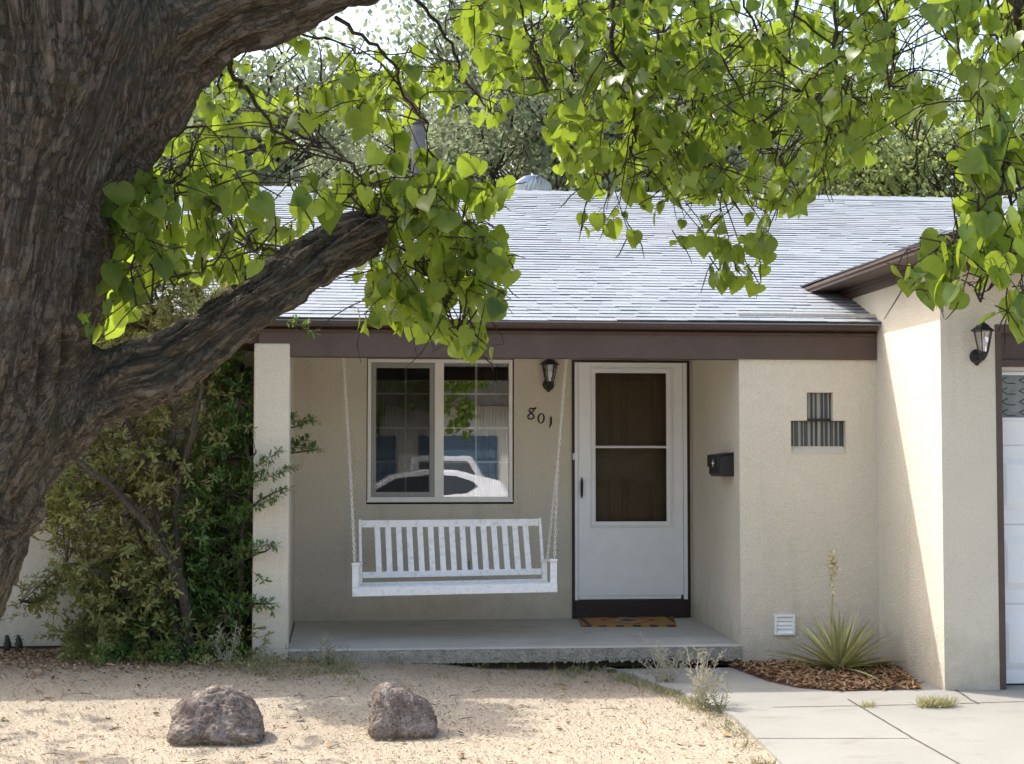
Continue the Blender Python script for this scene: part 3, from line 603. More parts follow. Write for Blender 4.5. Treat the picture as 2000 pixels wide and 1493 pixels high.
# louvre vent low on the wall
vx0, vx1, vz0, vz1 = rect(1513, 1201, 1553, 1241, YF-.015); m = MB(); fr(m, vx0, vx1, vz0, vz1, .018, YF-.02, YF-.001)
V = m.build('vent_cover', M['white'], house, bevel=.003); m = MB(); m.box(vx0+.016, vx1-.016, YF-.0025, YF-.0005, vz0+.016, vz1-.016); m.build('shade_backing', M['screenf'], V); m = MB()  # grey sheet added behind the louvres to darken the gaps like shade
for i in range(4):
    z = vz0+.018+i*(vz1-vz0-.036)/4; hh = (vz1-vz0-.036)/4*.88; m.add([(vx0+.018, YF-.014, z), (vx1-.018, YF-.014, z), (vx1-.018, YF-.003, z+hh), (vx0+.018, YF-.003, z+hh), (vx0+.018, YF-.003, z), (vx1-.018, YF-.003, z)], [(0, 1, 2, 3), (4, 5, 1, 0)])
m.build('louvre', M['white'], V)
# house numbers
def stroke(name, pts, Y=YB-.008):
    m = MB(); P = []
    for (px, py, w_) in pts: P.append((at(px, py, Y=Y), w_))
    n = len(P); V = []
    for i, (p, w_) in enumerate(P):
        t = (P[min(i+1, n-1)][0]-P[max(i-1, 0)][0]); s = Vector((-t.z, 0, t.x)).normalized()*w_*.5/229
        V += [p-s, p+s, p-s+Vector((0, .008, 0)), p+s+Vector((0, .008, 0))]
    m.add(V, [f for i in range(n-1) for f in ((4*i, 4*i+4, 4*i+5, 4*i+1), (4*i+1, 4*i+5, 4*i+7, 4*i+3), (4*i+2, 4*i+6, 4*i+4, 4*i))])
    return m.build(name, M['digit'], house)
def circ(cx, cy, rx, ry, tl, w1, w2, n=28, a0=0):
    out = []
    for i in range(n+1):
        a = a0+2*math.pi*i/n; x, y = rx*math.cos(a), ry*math.sin(a); out.append((cx+x*math.cos(tl)-y*math.sin(tl), cy+x*math.sin(tl)+y*math.cos(tl), w1+(w2-w1)*abs(math.cos(a)))); 
    return out
d8 = []
for i in range(49):
    t = 2*math.pi*i/48; yy = -math.cos(t); s = 1.0 if yy > 0 else .78
    d8.append((1039.5+5.6*s*math.sin(2*t)*-1-yy*2.2+(2.5 if yy < -.9 else 0), 807+yy*10.5, 3.0 if abs(math.sin(t)) > .4 else 2.2))
d8 = [(1047, 797, 2.8), (1043, 799, 3), (1036, 798, 3), (1033.5, 803, 3), (1037, 807, 3), (1042, 811, 3), (1043, 816, 3), (1038, 819, 2.6), (1032, 818, 3), (1031, 813, 3), (1036, 808, 2.6), (1041, 804, 2.4), (1044, 799, 2.4), (1047, 796, 2.6)]
stroke('digit', d8); stroke('digit', circ(1057, 817.5, 5.6, 9.2, .1, 1.8, 3.4)); stroke('digit', [(1073.5, 818, 1.2), (1076, 814, 3.6), (1076.5, 820, 4), (1076, 828, 4.2), (1073, 836, 1.6)])
m = MB(); oc = at(911, 1106, Y=YB-.01); m.box(oc.x-.03, oc.x+.03, YB-.018, YB-.0005, oc.z-.035, oc.z+.04); m.lathe((oc.x, YB-.018, oc.z-.03), [(.018, 0), (.012, -.03)], 8, axis='y'); m.build('outlet', M['screenf'], house, bevel=.003)
# roof turbine and flue
tc = at(1040, 374, Y=17.95); m = MB(); tb = tc.z-.12; R0 = .215
m.lathe((tc.x, tc.y, tb-.25), [(.13, 0), (.13, .26)], 20); m.lathe((tc.x, tc.y, tb+.27), [(.10, 0), (.07, .02), (.015, .03), (.015, .045)], 20)
for k in range(26):
    a0 = 2*math.pi*k/26; V = []
    for i in range(9):
        t = i/8; r_ = R0*(.62+.38*math.sin(math.pi*(.12+.8*t)))*(1 if t < .75 else 1-(t-.75)*1.5); a = a0+.5*t
        for (da, dr) in ((0, 0), (.13, -.018), (.2, -.03)): V.append((tc.x+(r_+dr)*math.cos(a+da), tc.y+(r_+dr)*math.sin(a+da), tb+.0+.285*t))
    m.add(V, [(3*i+j, 3*i+j+1, 3*i+j+4, 3*i+j+3) for i in range(8) for j in range(2)])
m.build('turbine_vent', M['galv'], house, smooth=True)
m = MB(); fc = at(817, 330, Y=19); ft = at(817, 247, Y=19).z; m.lathe((fc.x, fc.y, fc.z-1.2), [(.08, 0), (.08, ft-fc.z+1.2)], 16); m.lathe((fc.x, fc.y, ft+.0), [(.06, -.02), (.06, .03), (.1, .03), (.1, .07), (.03, .09)], 16); m.build('flue_pipe', M['flue'], house)

# ------------------------------------------------------------ wall lanterns
def lantern(base, label, arm, s=1.):
    e = empty('wall_lantern', base, label, 'wall lamp', 'black carriage lanterns on the wall')
    b = Vector(base); m = MB(); m.lathe((b.x, b.y, b.z), [(.052*s, 0), (.05*s, -.012), (.025*s, -.02), (.012*s, -.024)], 16, axis='y'); m.lathe((b.x, b.y-.006, b.z-.045*s), [(.02*s, 0), (.005*s, -.01)], 8, axis='y')
    c = Vector((b.x, b.y-arm, b.z)); m.tube([b+Vector((0, -.01, -.01)), b+Vector((0, -arm*.6, -.035)), c+Vector((0, 0, -.02)), c+Vector((0, 0, .02))], .009*s, 8); m.build('bracket', M['black'], e, smooth=False)
    m = MB(); z = c.z+.02; m.lathe((c.x, c.y, z-.055*s), [(.004, 0), (.02*s, .02*s), (.034*s, .045*s), (.036*s, .06*s)], 6)
    zt_ = z+.15*s
    m.lathe((c.x, c.y, zt_), [(.092*s, 0), (.075*s, .014*s), (.05*s, .032*s), (.045*s, .04*s), (.015*s, .06*s), (.012*s, .075*s)], 6)
    for k in range(6):
        a = math.pi/3*k; m.tube([(c.x+.034*s*math.cos(a), c.y+.034*s*math.sin(a), z), (c.x+.066*s*math.cos(a), c.y+.066*s*math.sin(a), zt_+.002)], .0042*s, 5)
    m.build('cage', M['black'], e)
    m = MB(); m.lathe((c.x, c.y, z+.001), [(.028*s, 0), (.06*s, zt_-z)], 6); m.build('glass', M['lglass'], e)
    m = MB(); m.lathe((c.x, c.y, z), [(.012*s, 0), (.012*s, .035*s), (.02*s, .05*s), (.024*s, .075*s), (.012*s, .1*s)], 10); m.build('bulb', M['white'], e, smooth=True)
    return e
l1 = at(1071, 752, Y=YB); lantern((l1.x, YB-.002, l1.z), 'black six sided lantern on the porch wall above the house number', .09, .98)
l2 = at(1907, 697, Y=YG); lantern((l2.x, YG-.002, l2.z), 'black lantern beside the garage door, half covered by leaves', .12, .98)

# ------------------------------------------------------------ mailbox on the reveal wall
mx1 = XR; pe = at(1405, 925, Y=12.45); my0 = 12.45; my1 = 12.45+.37; mx0 = XR-.115; mz1 = at(1420, 887, Y=12.5).z; mz0 = at(1420, 931, Y=12.5).z
e = empty('mailbox', (XR, my0, mz0), 'black metal mailbox with white cross emblem beside the front door', 'mailbox')
m = MB(); m.prism([(mx1, my0, mz0), (mx0+.02, my0, mz0), (mx0, my0, mz0+.02), (mx0, my0, mz1-.02), (mx1, my0, mz1)], (0, my1-my0, 0)); m.build('body', M['black'], e, bevel=.004)
m = MB(); m.prism([(mx0-.012, my0-.008, mz0+.075), (mx0-.003, my0-.008, mz0+.075), (mx0-.003, my0-.008, mz1-.016), (mx1-.001, my0-.008, mz1+.003), (mx1-.001, my0-.008, mz1+.012), (mx0-.012, my0-.008, mz1-.006)], (0, my1-my0+.016, 0)); m.build('lid', M['black'], e, bevel=.002)
m = MB(); yc = (my0+my1)/2-.02; zc = (mz0+mz1)/2+.015
for (a, b) in ((.055, .012), (.012, .035)):
    m.add([(mx0-.014, yc-a, zc), (mx0-.014, yc, zc-b), (mx0-.014, yc+a, zc), (mx0-.014, yc, zc+b), (mx0-.018, yc, zc)], [(0, 1, 4), (1, 2, 4), (2, 3, 4), (3, 0, 4)])
m.build('emblem', M['vinyl'], e)

# ------------------------------------------------------------ door mat
mt, nt, p = nodes('woven_mat'); v = coords(nt, None, 'Generated'); sp3 = nt.nodes.new('ShaderNodeSeparateXYZ'); nt.links.new(v, sp3.inputs[0])
def mth(op, a, b=None, c=None):
    n = N(nt, 'ShaderNodeMath', operation=op)
    for i, q in enumerate((a, b, c)):
        if q is None: continue
        if isinstance(q, (int, float)): n.inputs[i].default_value = q
        else: nt.links.new(q, n.inputs[i])
    return n.outputs[0]
ax = mth('ABSOLUTE', mth('SUBTRACT', sp3.outputs[0], .5)); ay = mth('ABSOLUTE', mth('SUBTRACT', sp3.outputs[1], .5))
dia = mth('ADD', mth('MULTIPLY', ax, 2.2), mth('MULTIPLY', ay, 1.6)); c = mixc(nt, mth('LESS_THAN', dia, .62), (.38, .19, .055), (.42, .24, .09)); c = mixc(nt, mth('LESS_THAN', mth('ABSOLUTE', mth('SUBTRACT', dia, .55)), .05), c, (.12, .05, .025)); c = mixc(nt, mth('LESS_THAN', dia, .22), c, (.06, .09, .09))
c = mixc(nt, mth('LESS_THAN', mth('ABSOLUTE', mth('SUBTRACT', ax, .42)), .02), c, (.07, .03, .02)); c = mixc(nt, mth('MULTIPLY', mth('GREATER_THAN', ay, .40), mth('GREATER_THAN', mth('SINE', mth('MULTIPLY', sp3.outputs[0], 40)), .1)), c, (.10, .03, .02))
nt.links.new(c, p.inputs['Base Color']); p.inputs['Roughness'].default_value = .95; bump(nt, p, noise_(nt, 150, 2, .7, coords(nt)), .8, .01)
a = at(1131, 1212, Y=13.9); zm = .222; c0 = at(1127, 1204, Z=.228); c1 = at(1313, 1204, Z=.228); c2 = at(1322, 1221, Z=.228); c3 = at(1135, 1221, Z=.228)
m = MB(); n1, n2 = 40, 12; V = []
for j in range(n2+1):
    for i in range(n1+1):
        A = c3.lerp(c2, i/n1); B = c0.lerp(c1, i/n1); q = A.lerp(B, j/n2); q.z = .226-(14-q.y)*.023+.011+.004*noise.noise(Vector((i*.3, j*.3, 1))); V.append(q)
m.add(V, [(j*(n1+1)+i, j*(n1+1)+i+1, (j+1)*(n1+1)+i+1, (j+1)*(n1+1)+i) for j in range(n2) for i in range(n1)])
dm = m.build('doormat', mt, origin=tuple(c3), smooth=True); s_ = dm.modifiers.new('t', 'SOLIDIFY'); s_.thickness = .012; s_.offset = -1; tag(dm, 'orange brown woven doormat with dark pattern at the front door', 'doormat')

# ------------------------------------------------------------ porch swing
YS = 12.85; sw0 = at(688, 1165, Y=YS-.25); sw1 = at(1089, 1155, Y=YS-.25)
swing = empty('porch_swing', ((sw0.x+sw1.x)/2, YS, sw0.z), 'white slatted porch swing hanging on white chains', 'porch swing')
yf_, yk = YS-.25, YS+.22
def P(px, py, Y): return at(px, py, Y=Y)
def bar(m, a, b, hz, hy, axis=None):   # beam from a to b with half sizes
    d = (b-a).normalized(); s = Vector((0, 1, 0)) if abs(d.y) < .7 else Vector((1, 0, 0)); n = d.cross(s).normalized(); s = n.cross(d).normalized()
    m.add([a-n*hz-s*hy, a+n*hz-s*hy, a+n*hz+s*hy, a-n*hz+s*hy, b-n*hz-s*hy, b+n*hz-s*hy, b+n*hz+s*hy, b-n*hz+s*hy], [(0, 1, 2, 3), (7, 6, 5, 4), (0, 4, 5, 1), (1, 5, 6, 2), (2, 6, 7, 3), (3, 7, 4, 0)])
def pc(nm, *bars):
    m = MB()
    for b in bars: bar(m, *b)
    return m.build(nm, M['swing'], swing, bevel=.003)
fA, fB = P(688, 1157, yf_), P(1088, 1148, yf_)
pc('front_rail', (fA, fB, .033, .018))
pc('rear_rail', (P(697, 1146, yk), P(1066, 1138, yk), .03, .018))
bl0, bl1 = P(705, 1146, yk-.01), P(703, 1016, yk+.13); br0, br1 = P(1062, 1138, yk-.01), P(1054, 1013, yk+.13)
pc('post', (bl0, bl1, .011, .02)); pc('post', (br0, br1, .011, .02))
def on(a, b, py0):
    return a.lerp(b, py0)
t0, t1 = bl0.lerp(bl1, .94), br0.lerp(br1, .94); u0_, u1_ = bl0.lerp(bl1, .17), br0.lerp(br1, .17)
dd = Vector((.012, 0, 0)); pc('top_rail', (t0+dd, t1-dd, .028, .013)); pc('lower_rail', (u0_+dd, u1_-dd, .024, .013))
for i in range(15):
    t = (735-705+i*(1026-735)/14+5)/354; pc('slat', (u0_.lerp(u1_, t)+Vector((0, -.004, .018)), t0.lerp(t1, t)+Vector((0, -.004, -.02)), .0225, .007) if False else (u0_.lerp(u1_, t)+Vector((0, -.003, .02)), t0.lerp(t1, t-.004)+Vector((0, -.003, -.022)), .0225, .007))
for i in range(6):   # seat slats
    y = yf_+.035+i*.066; a = fA.lerp(P(697, 1146, yk), (y-yf_)/(yk-yf_))+Vector((.02, 0, .03)); b = fB.lerp(P(1066, 1138, yk), (y-yf_)/(yk-yf_))+Vector((-.02, 0, .03)); a.y = b.y = y; a.z -= .018*math.sin(math.pi*i/5); b.z -= .018*math.sin(math.pi*i/5); pc('seat_slat', (a, b, .007, .026))
for (a, b, c_, d) in ((P(694, 1148, yf_), P(694, 1103, yf_), P(701, 1146, yk), P(701, 1102, yk)), (P(1081, 1141, yf_), P(1081, 1095, yf_), P(1064, 1138, yk), P(1063, 1097, yk))):
    pc('arm_post', (a, b, .025, .02)); pc('arm_post', (c_, d, .02, .018)); pc('side_rail', (a+Vector((0, 0, -.035)), c_+Vector((0, 0, -.01)), .025, .018))
    pc('armrest', (b+Vector((0, -.03, .005)), d+Vector((0, .03, .005)), .011, .033) if False else (b+Vector((0, -.035, .004)), d+Vector((0, .03, .004)), .010, .030))
for q in (P(692, 1160, yf_-.019), P(1083, 1149, yf_-.019)): m = MB(); m.lathe((q.x, q.y, q.z), [(.010, 0), (.008, -.006)], 8, axis='y'); m.build('bolt', M['swing'], swing)
def chain(pts):
    m = MB(); Q = [Vector(p) for p in pts]; k = 0; ln = .030; segs = []
    for i in range(len(Q)-1):
        d = Q[i+1]-Q[i]; n = max(1, int(d.length/(ln*.78))); segs += [(Q[i].lerp(Q[i+1], (j+.5)/n), d.normalized()) for j in range(n)]
    for k, (c, d) in enumerate(segs):
        s = Vector((1, 0, 0)) if k % 2 == 0 else Vector((.35, 1, 0)).normalized(); s = (s-d*s.dot(d)).normalized(); R_ = []
        for i in range(9):
            a = 2*math.pi*i/8; R_.append(c+d*(ln*.52*math.sin(a))+s*(.0085*math.cos(a)*(1.15 if abs(math.cos(a)) < .8 else 1)))
        m.tube(R_, .0036, 4, cap=False)
    return m.build('chain', M['chain'], swing)
ct = Vector((P(671, 703, YS).x-.005, YS, ZC)); cm = P(683, 900, YS)
chain([ct, P(671, 703, YS), cm]); chain([cm, P(692, 1098, yf_+.02)]); chain([cm, P(694, 1096, yk-.05)])
ct = Vector((P(1106, 703, YS).x+.003, YS, ZC)); cm = P(1089, 905, YS)
chain([ct, P(1106, 703, YS), cm]); chain([cm, P(1083, 1090, yf_+.02)]); chain([cm, P(1069, 1092, yk-.05)])

# ------------------------------------------------------------ lava rocks
def rockmat():
    m, nt, p = nodes('lava_rock'); v = coords(nt)
    c = mixc(nt, ramp(nt, noise_(nt, 7, 6, .7, v), .35, .65), (.27, .205, .165), (.52, .43, .36)); vo = N(nt, 'ShaderNodeTexVoronoi'); vo.inputs['Scale'].default_value = 55; vo.inputs['Randomness'].default_value = 1; nt.links.new(v, vo.inputs['Vector'])
    c = mixc(nt, ramp(nt, noise_(nt, 70, 4, .8, v), .5, .3), c, (.05, .036, .03)); c = mixc(nt, ramp(nt, noise_(nt, 14, 5, .75, v), .52, .72), c, (.60, .55, .50))
    nt.links.new(c, p.inputs['Base Color']); p.inputs['Roughness'].default_value = .95; p.inputs['Specular IOR Level'].default_value = .1
    bump(nt, p, noise_(nt, 45, 8, .85, v), 1., .03); return m
M['rock'] = rockmat()
import bmesh
def rock(px0, px1, pyt, pyb, prof, seed, label):
    """prof: outline heights (0..1) at even steps from left to right as the photo shows it"""
    a = gp(px0, pyb); b = gp(px1, pyb); cx = (a.x+b.x)/2; Y = a.y+.13; c = Vector((cx, Y, gz(cx, Y)-.012)); W_ = (b.x-a.x)/2; top = at((px0+px1)/2, pyt, Y=Y).z-c.z
    bm = bmesh.new(); bmesh.ops.create_icosphere(bm, subdivisions=6, radius=1)
    for v in bm.verts:
        d = v.co.normalized(); k = 1/max(abs(d.x)**5+abs(d.y)**5+abs(d.z)**5, 1e-6)**.2
        q = d*k; t = (max(-1, min(1, q.x))+1)/2*(len(prof)-1); i = int(max(0, min(len(prof)-2, t))); hh = prof[i]+(prof[i+1]-prof[i])*(t-i)
        z = q.z*.5+.5; low = Vector((d.x*1.6+seed, d.y*1.6, d.z*1.6))
        n0 = noise.noise(low)*.09+noise.noise(low*2.3)*.06; n1 = noise.fractal(d*7+Vector((seed, 0, 0)), .7, 2.1, 5)*.03
        pit = max(0, noise.noise(d*20+Vector((seed, 3, 0)))-.12)*.11+max(0, noise.noise(d*44+Vector((seed, 8, 0)))-.1)*.05
        ridge = (1-abs(noise.noise(d*2.4+Vector((0, seed, 0))))*2)*.05
        s = 1+n0+n1-pit+ridge
        v.co = Vector((q.x*W_*s*(1-.10*z), (q.y*W_*.72*s*(1-.2*z) if q.y > 0 else q.y*W_*.80*s*(1-.62*max(0, z-.25)/.75)), (z*1.10-.10)*top*hh*(1+n0*.4+n1-pit+ridge*.6) if z > .09 else -.03))
    me = bpy.data.meshes.new('rock'); bm.to_mesh(me); bm.free(); me.materials.append(M['rock']); me.polygons.foreach_set('use_smooth', [True]*len(me.polygons))
    o = bpy.data.objects.new('lava_rock', me); C.objects.link(o); o.location = c; tag(o, label, 'rock', 'lava rocks in the gravel yard'); return o
rock(325, 511, 1345, 1452, (.70, .86, .93, 1., .97, .84, .62), 3.1, 'wide reddish porous boulder, the left of the two in the gravel yard')
rock(722, 855, 1337, 1443, (.92, 1., .98, .86, .70, .56), 9.4, 'grey pitted boulder with a pale sloping top, right of the reddish one')

# ------------------------------------------------------------ leaf templates
def cordate():
    sd = [(.0, .05), (.17, -.035), (.36, .03), (.48, .21), (.46, .42), (.34, .63), (.17, .82), (.0, 1.0)]
    mid = [.05, .09, .15, .27, .44, .63, .82, 1.0]; V, U, Fc = [], [], []
    for i, (x, y) in enumerate(sd):
        ym = mid[i]; z = -.10*(ym-.3)**2*1.5
        for sx in (-1, 0, 1):
            for t in ((1.,) if sx else (0.,)):
                V.append((sx*x, y if sx else ym, z+(abs(x)*.30 if sx else 0)-.35*x*x*abs(sx))); U.append((sx*x, y if sx else ym))
    for i in range(len(sd)-1):
        for a, b in ((0, 1), (1, 2)):
            Fc.append((3*i+a, 3*i+b, 3*i+3+b, 3*i+3+a))
    return V, Fc, U
HV, HF, HU = cordate()
NV = [(0, 0, 0), (-.12, .45, .04), (0, .5, 0), (.12, .45, .04), (-.13, .78, .03), (.13, .78, .03), (0, 1, -.04)]
NF = [(0, 2, 1), (0, 3, 2), (1, 2, 6, 4), (2, 3, 5, 6)]; NU = [(v[0], v[1]) for v in NV]
QV = [(0, 0, 0), (-.3, .5, .05), (0, 1, 0), (.3, .5, .05)]; QF = [(0, 3, 2, 1)]; QU = [(0, 0), (-.3, .5), (0, 1), (.3, .5)]
BV = [(-.5, 0, 0), (.5, 0, 0), (.35, .6, .12), (0, 1, .3), (-.35, .6, .12)]; BF = [(0, 1, 2, 3, 4)]; BU = [(-.5, 0), (.5, 0), (.35, .6), (0, 1), (-.35, .6)]
def inpoly(px, py, poly):
    c = False; n = len(poly); j = n-1
    for i in range(n):
        xi, yi = poly[i]; xj, yj = poly[j]
        if (yi > py) != (yj > py) and px < (xj-xi)*(py-yi)/(yj-yi)+xi: c = not c
        j = i
    return c
# ------------------------------------------------------------ the big tree in front
tree = empty('shade_tree', (at(-430, 2000, Y=4.5).x, 4.5, -.2), 'large old cottonwood with rough dark bark and heart shaped leaves in front of the house', 'tree')
DT = 4.5
skel = []   # limbs: list of (point, radius)
def limb(pts): skel.append([(at(px, py, Y=d), r/F*d) for (px, py, r, d) in pts])
limb([(-640, 2300, 330, 4.45), (-480, 1950, 270, 4.5), (-310, 1450, 205, 4.5), (-200, 1180, 184, 4.5), (-115, 1000, 176, 4.5), (-38, 850, 174, 4.5), (-4, 700, 168, 4.5), (35, 550, 172, 4.5), (60, 400, 178, 4.5), (95, 220, 205, 4.5), (100, 60, 225, 4.5), (70, -120, 210, 4.5), (20, -400, 170, 4.55), (-60, -900, 130, 4.7)])
limb([(150, 330, 120, 4.5), (255, 190, 125, 4.5), (330, 90, 118, 4.48), (430, 20, 108, 4.45), (560, -20, 98, 4.45), (700, -75, 88, 4.5), (900, -150, 75, 4.7), (1250, -260, 60, 5.1), (1600, -330, 46, 5.5)])
limb([(-10, 900, 130, 4.5), (70, 840, 105, 4.52), (150, 785, 88, 4.55), (230, 745, 76, 4.6), (320, 708, 70, 4.65), (400, 655, 68, 4.7), (480, 595, 64, 4.76), (560, 542, 60, 4.82), (640, 492, 58, 4.88), (705, 462, 57, 4.92), (745, 446, 52, 4.95)])
def lathe_limb(m, pts, n=40):
    # resample with Catmull-Rom for a smooth tube
    P = []
    for i in range(len(pts)-1):
        p0 = pts[max(i-1, 0)]; p1 = pts[i]; p2 = pts[i+1]; p3 = pts[min(i+2, len(pts)-1)]
        for k in range(6):
            t = k/6; q = .5*((2*p1[0])+(p2[0]-p0[0])*t+(2*p0[0]-5*p1[0]+4*p2[0]-p3[0])*t*t+(-p0[0]+3*p1[0]-3*p2[0]+p3[0])*t**3)
            P.append((q, p1[1]+(p2[1]-p1[1])*t))
    P.append(pts[-1]); m.tube([p for p, _ in P], [r for _, r in P], n); return P
dense = []
m = MB()
for s_ in skel: dense.append(lathe_limb(m, s_))
# knob where the broken limb ends
tmp = m.build('trunk', M['bark'], tree)
rm = tmp.modifiers.new('r', 'REMESH'); rm.mode = 'VOXEL'; rm.voxel_size = .0105; rm.use_smooth_shade = True
sm_ = tmp.modifiers.new('s', 'SMOOTH'); sm_.factor = .5; sm_.iterations = 10
dg = bpy.context.evaluated_depsgraph_get(); me = bpy.data.meshes.new_from_object(tmp.evaluated_get(dg)); tmp.modifiers.clear()
n = len(me.vertices); co_ = np.empty(n*3); me.vertices.foreach_get('co', co_); co_ = co_.reshape(-1, 3); no = np.empty(n*3); me.vertices.foreach_get('normal', no); no = no.reshape(-1, 3)
o0 = np.array(tree.location); Wc = co_+o0
best = np.full((len(dense), n), 1e9); crd = np.zeros((len(dense), n, 3))
for li, D_ in enumerate(dense):
    acc = 0
    up0 = None
    for i in range(len(D_)-1):
        a = np.array(D_[i][0]); b = np.array(D_[i+1][0]); d = b-a; Ls = np.linalg.norm(d)
        if Ls < 1e-6: continue
        d = d/Ls; t = np.clip((Wc-a)@d, 0, Ls); q = a+t[:, None]*d; r_ = D_[i][1]+(D_[i+1][1]-D_[i][1])*t/Ls; dist = np.linalg.norm(Wc-q, axis=1)-r_
        ref = np.array([0, 1., 0]); e1 = np.cross(d, ref); e1 /= np.linalg.norm(e1); e2 = np.cross(d, e1); rel = Wc-q
        k = dist < best[li]; best[li][k] = dist[k]; crd[li][k] = np.stack([rel@e1, rel@e2, (acc+t)*.3], 1)[k]
        acc += Ls
wt = np.exp(-np.clip(best, 0, None)/.035)+1e-9; wt /= wt.sum(0)
disp = np.zeros(n)
BC = (wt[:, :, None]*crd).sum(0)
for i in range(n):
    tot = 0
    for li in range(len(dense)):
        w_ = wt[li, i]
        if w_ < .04: continue
        c = Vector(crd[li, i])+Vector((li*7., 0, 0)); wob = noise.noise(Vector(Wc[i])*3.)*.05
        c2 = Vector((c.x+wob, c.y+wob*.6, c.z)); c4 = Vector((c2.x, c2.y, c2.z*.42)); f1 = 1-abs(noise.noise(c4*11))*2.4; f2 = 1-abs(noise.noise(Vector((c2.x, c2.y, c2.z*.7))*26+Vector((5, 5, 5))))*2.4
        tot += w_*(-.040*max(0, f1-.3)-.018*max(0, f2-.2)+.012*noise.noise(c*5)+.010*noise.noise(Vector((c.x*38, c.y*38, c.z*60))))
    disp[i] = tot+.016*noise.noise(Vector(Wc[i])*2.3)
co_ = co_+no*disp[:, None]*1.15
# ragged broken end of the lower limb
endp = np.array(skel[2][-1][0]); dd_ = np.linalg.norm(Wc-endp, axis=1); kk = dd_ < .14
for i in np.nonzero(kk)[0]: co_[i] += no[i]*(.02*noise.noise(Vector(Wc[i])*16)+.008*noise.noise(Vector(Wc[i])*45))*(1-dd_[i]/.14)*2
me.vertices.foreach_set('co', co_.reshape(-1)); at_ = me.attributes.new('barkco', 'FLOAT_VECTOR', 'POINT'); at_.data.foreach_set('vector', BC.reshape(-1).astype(np.float32))
me.polygons.foreach_set('use_smooth', [True]*len(me.polygons)); me.update(); tmp.data = me
if not me.materials: me.materials.append(M['bark'])
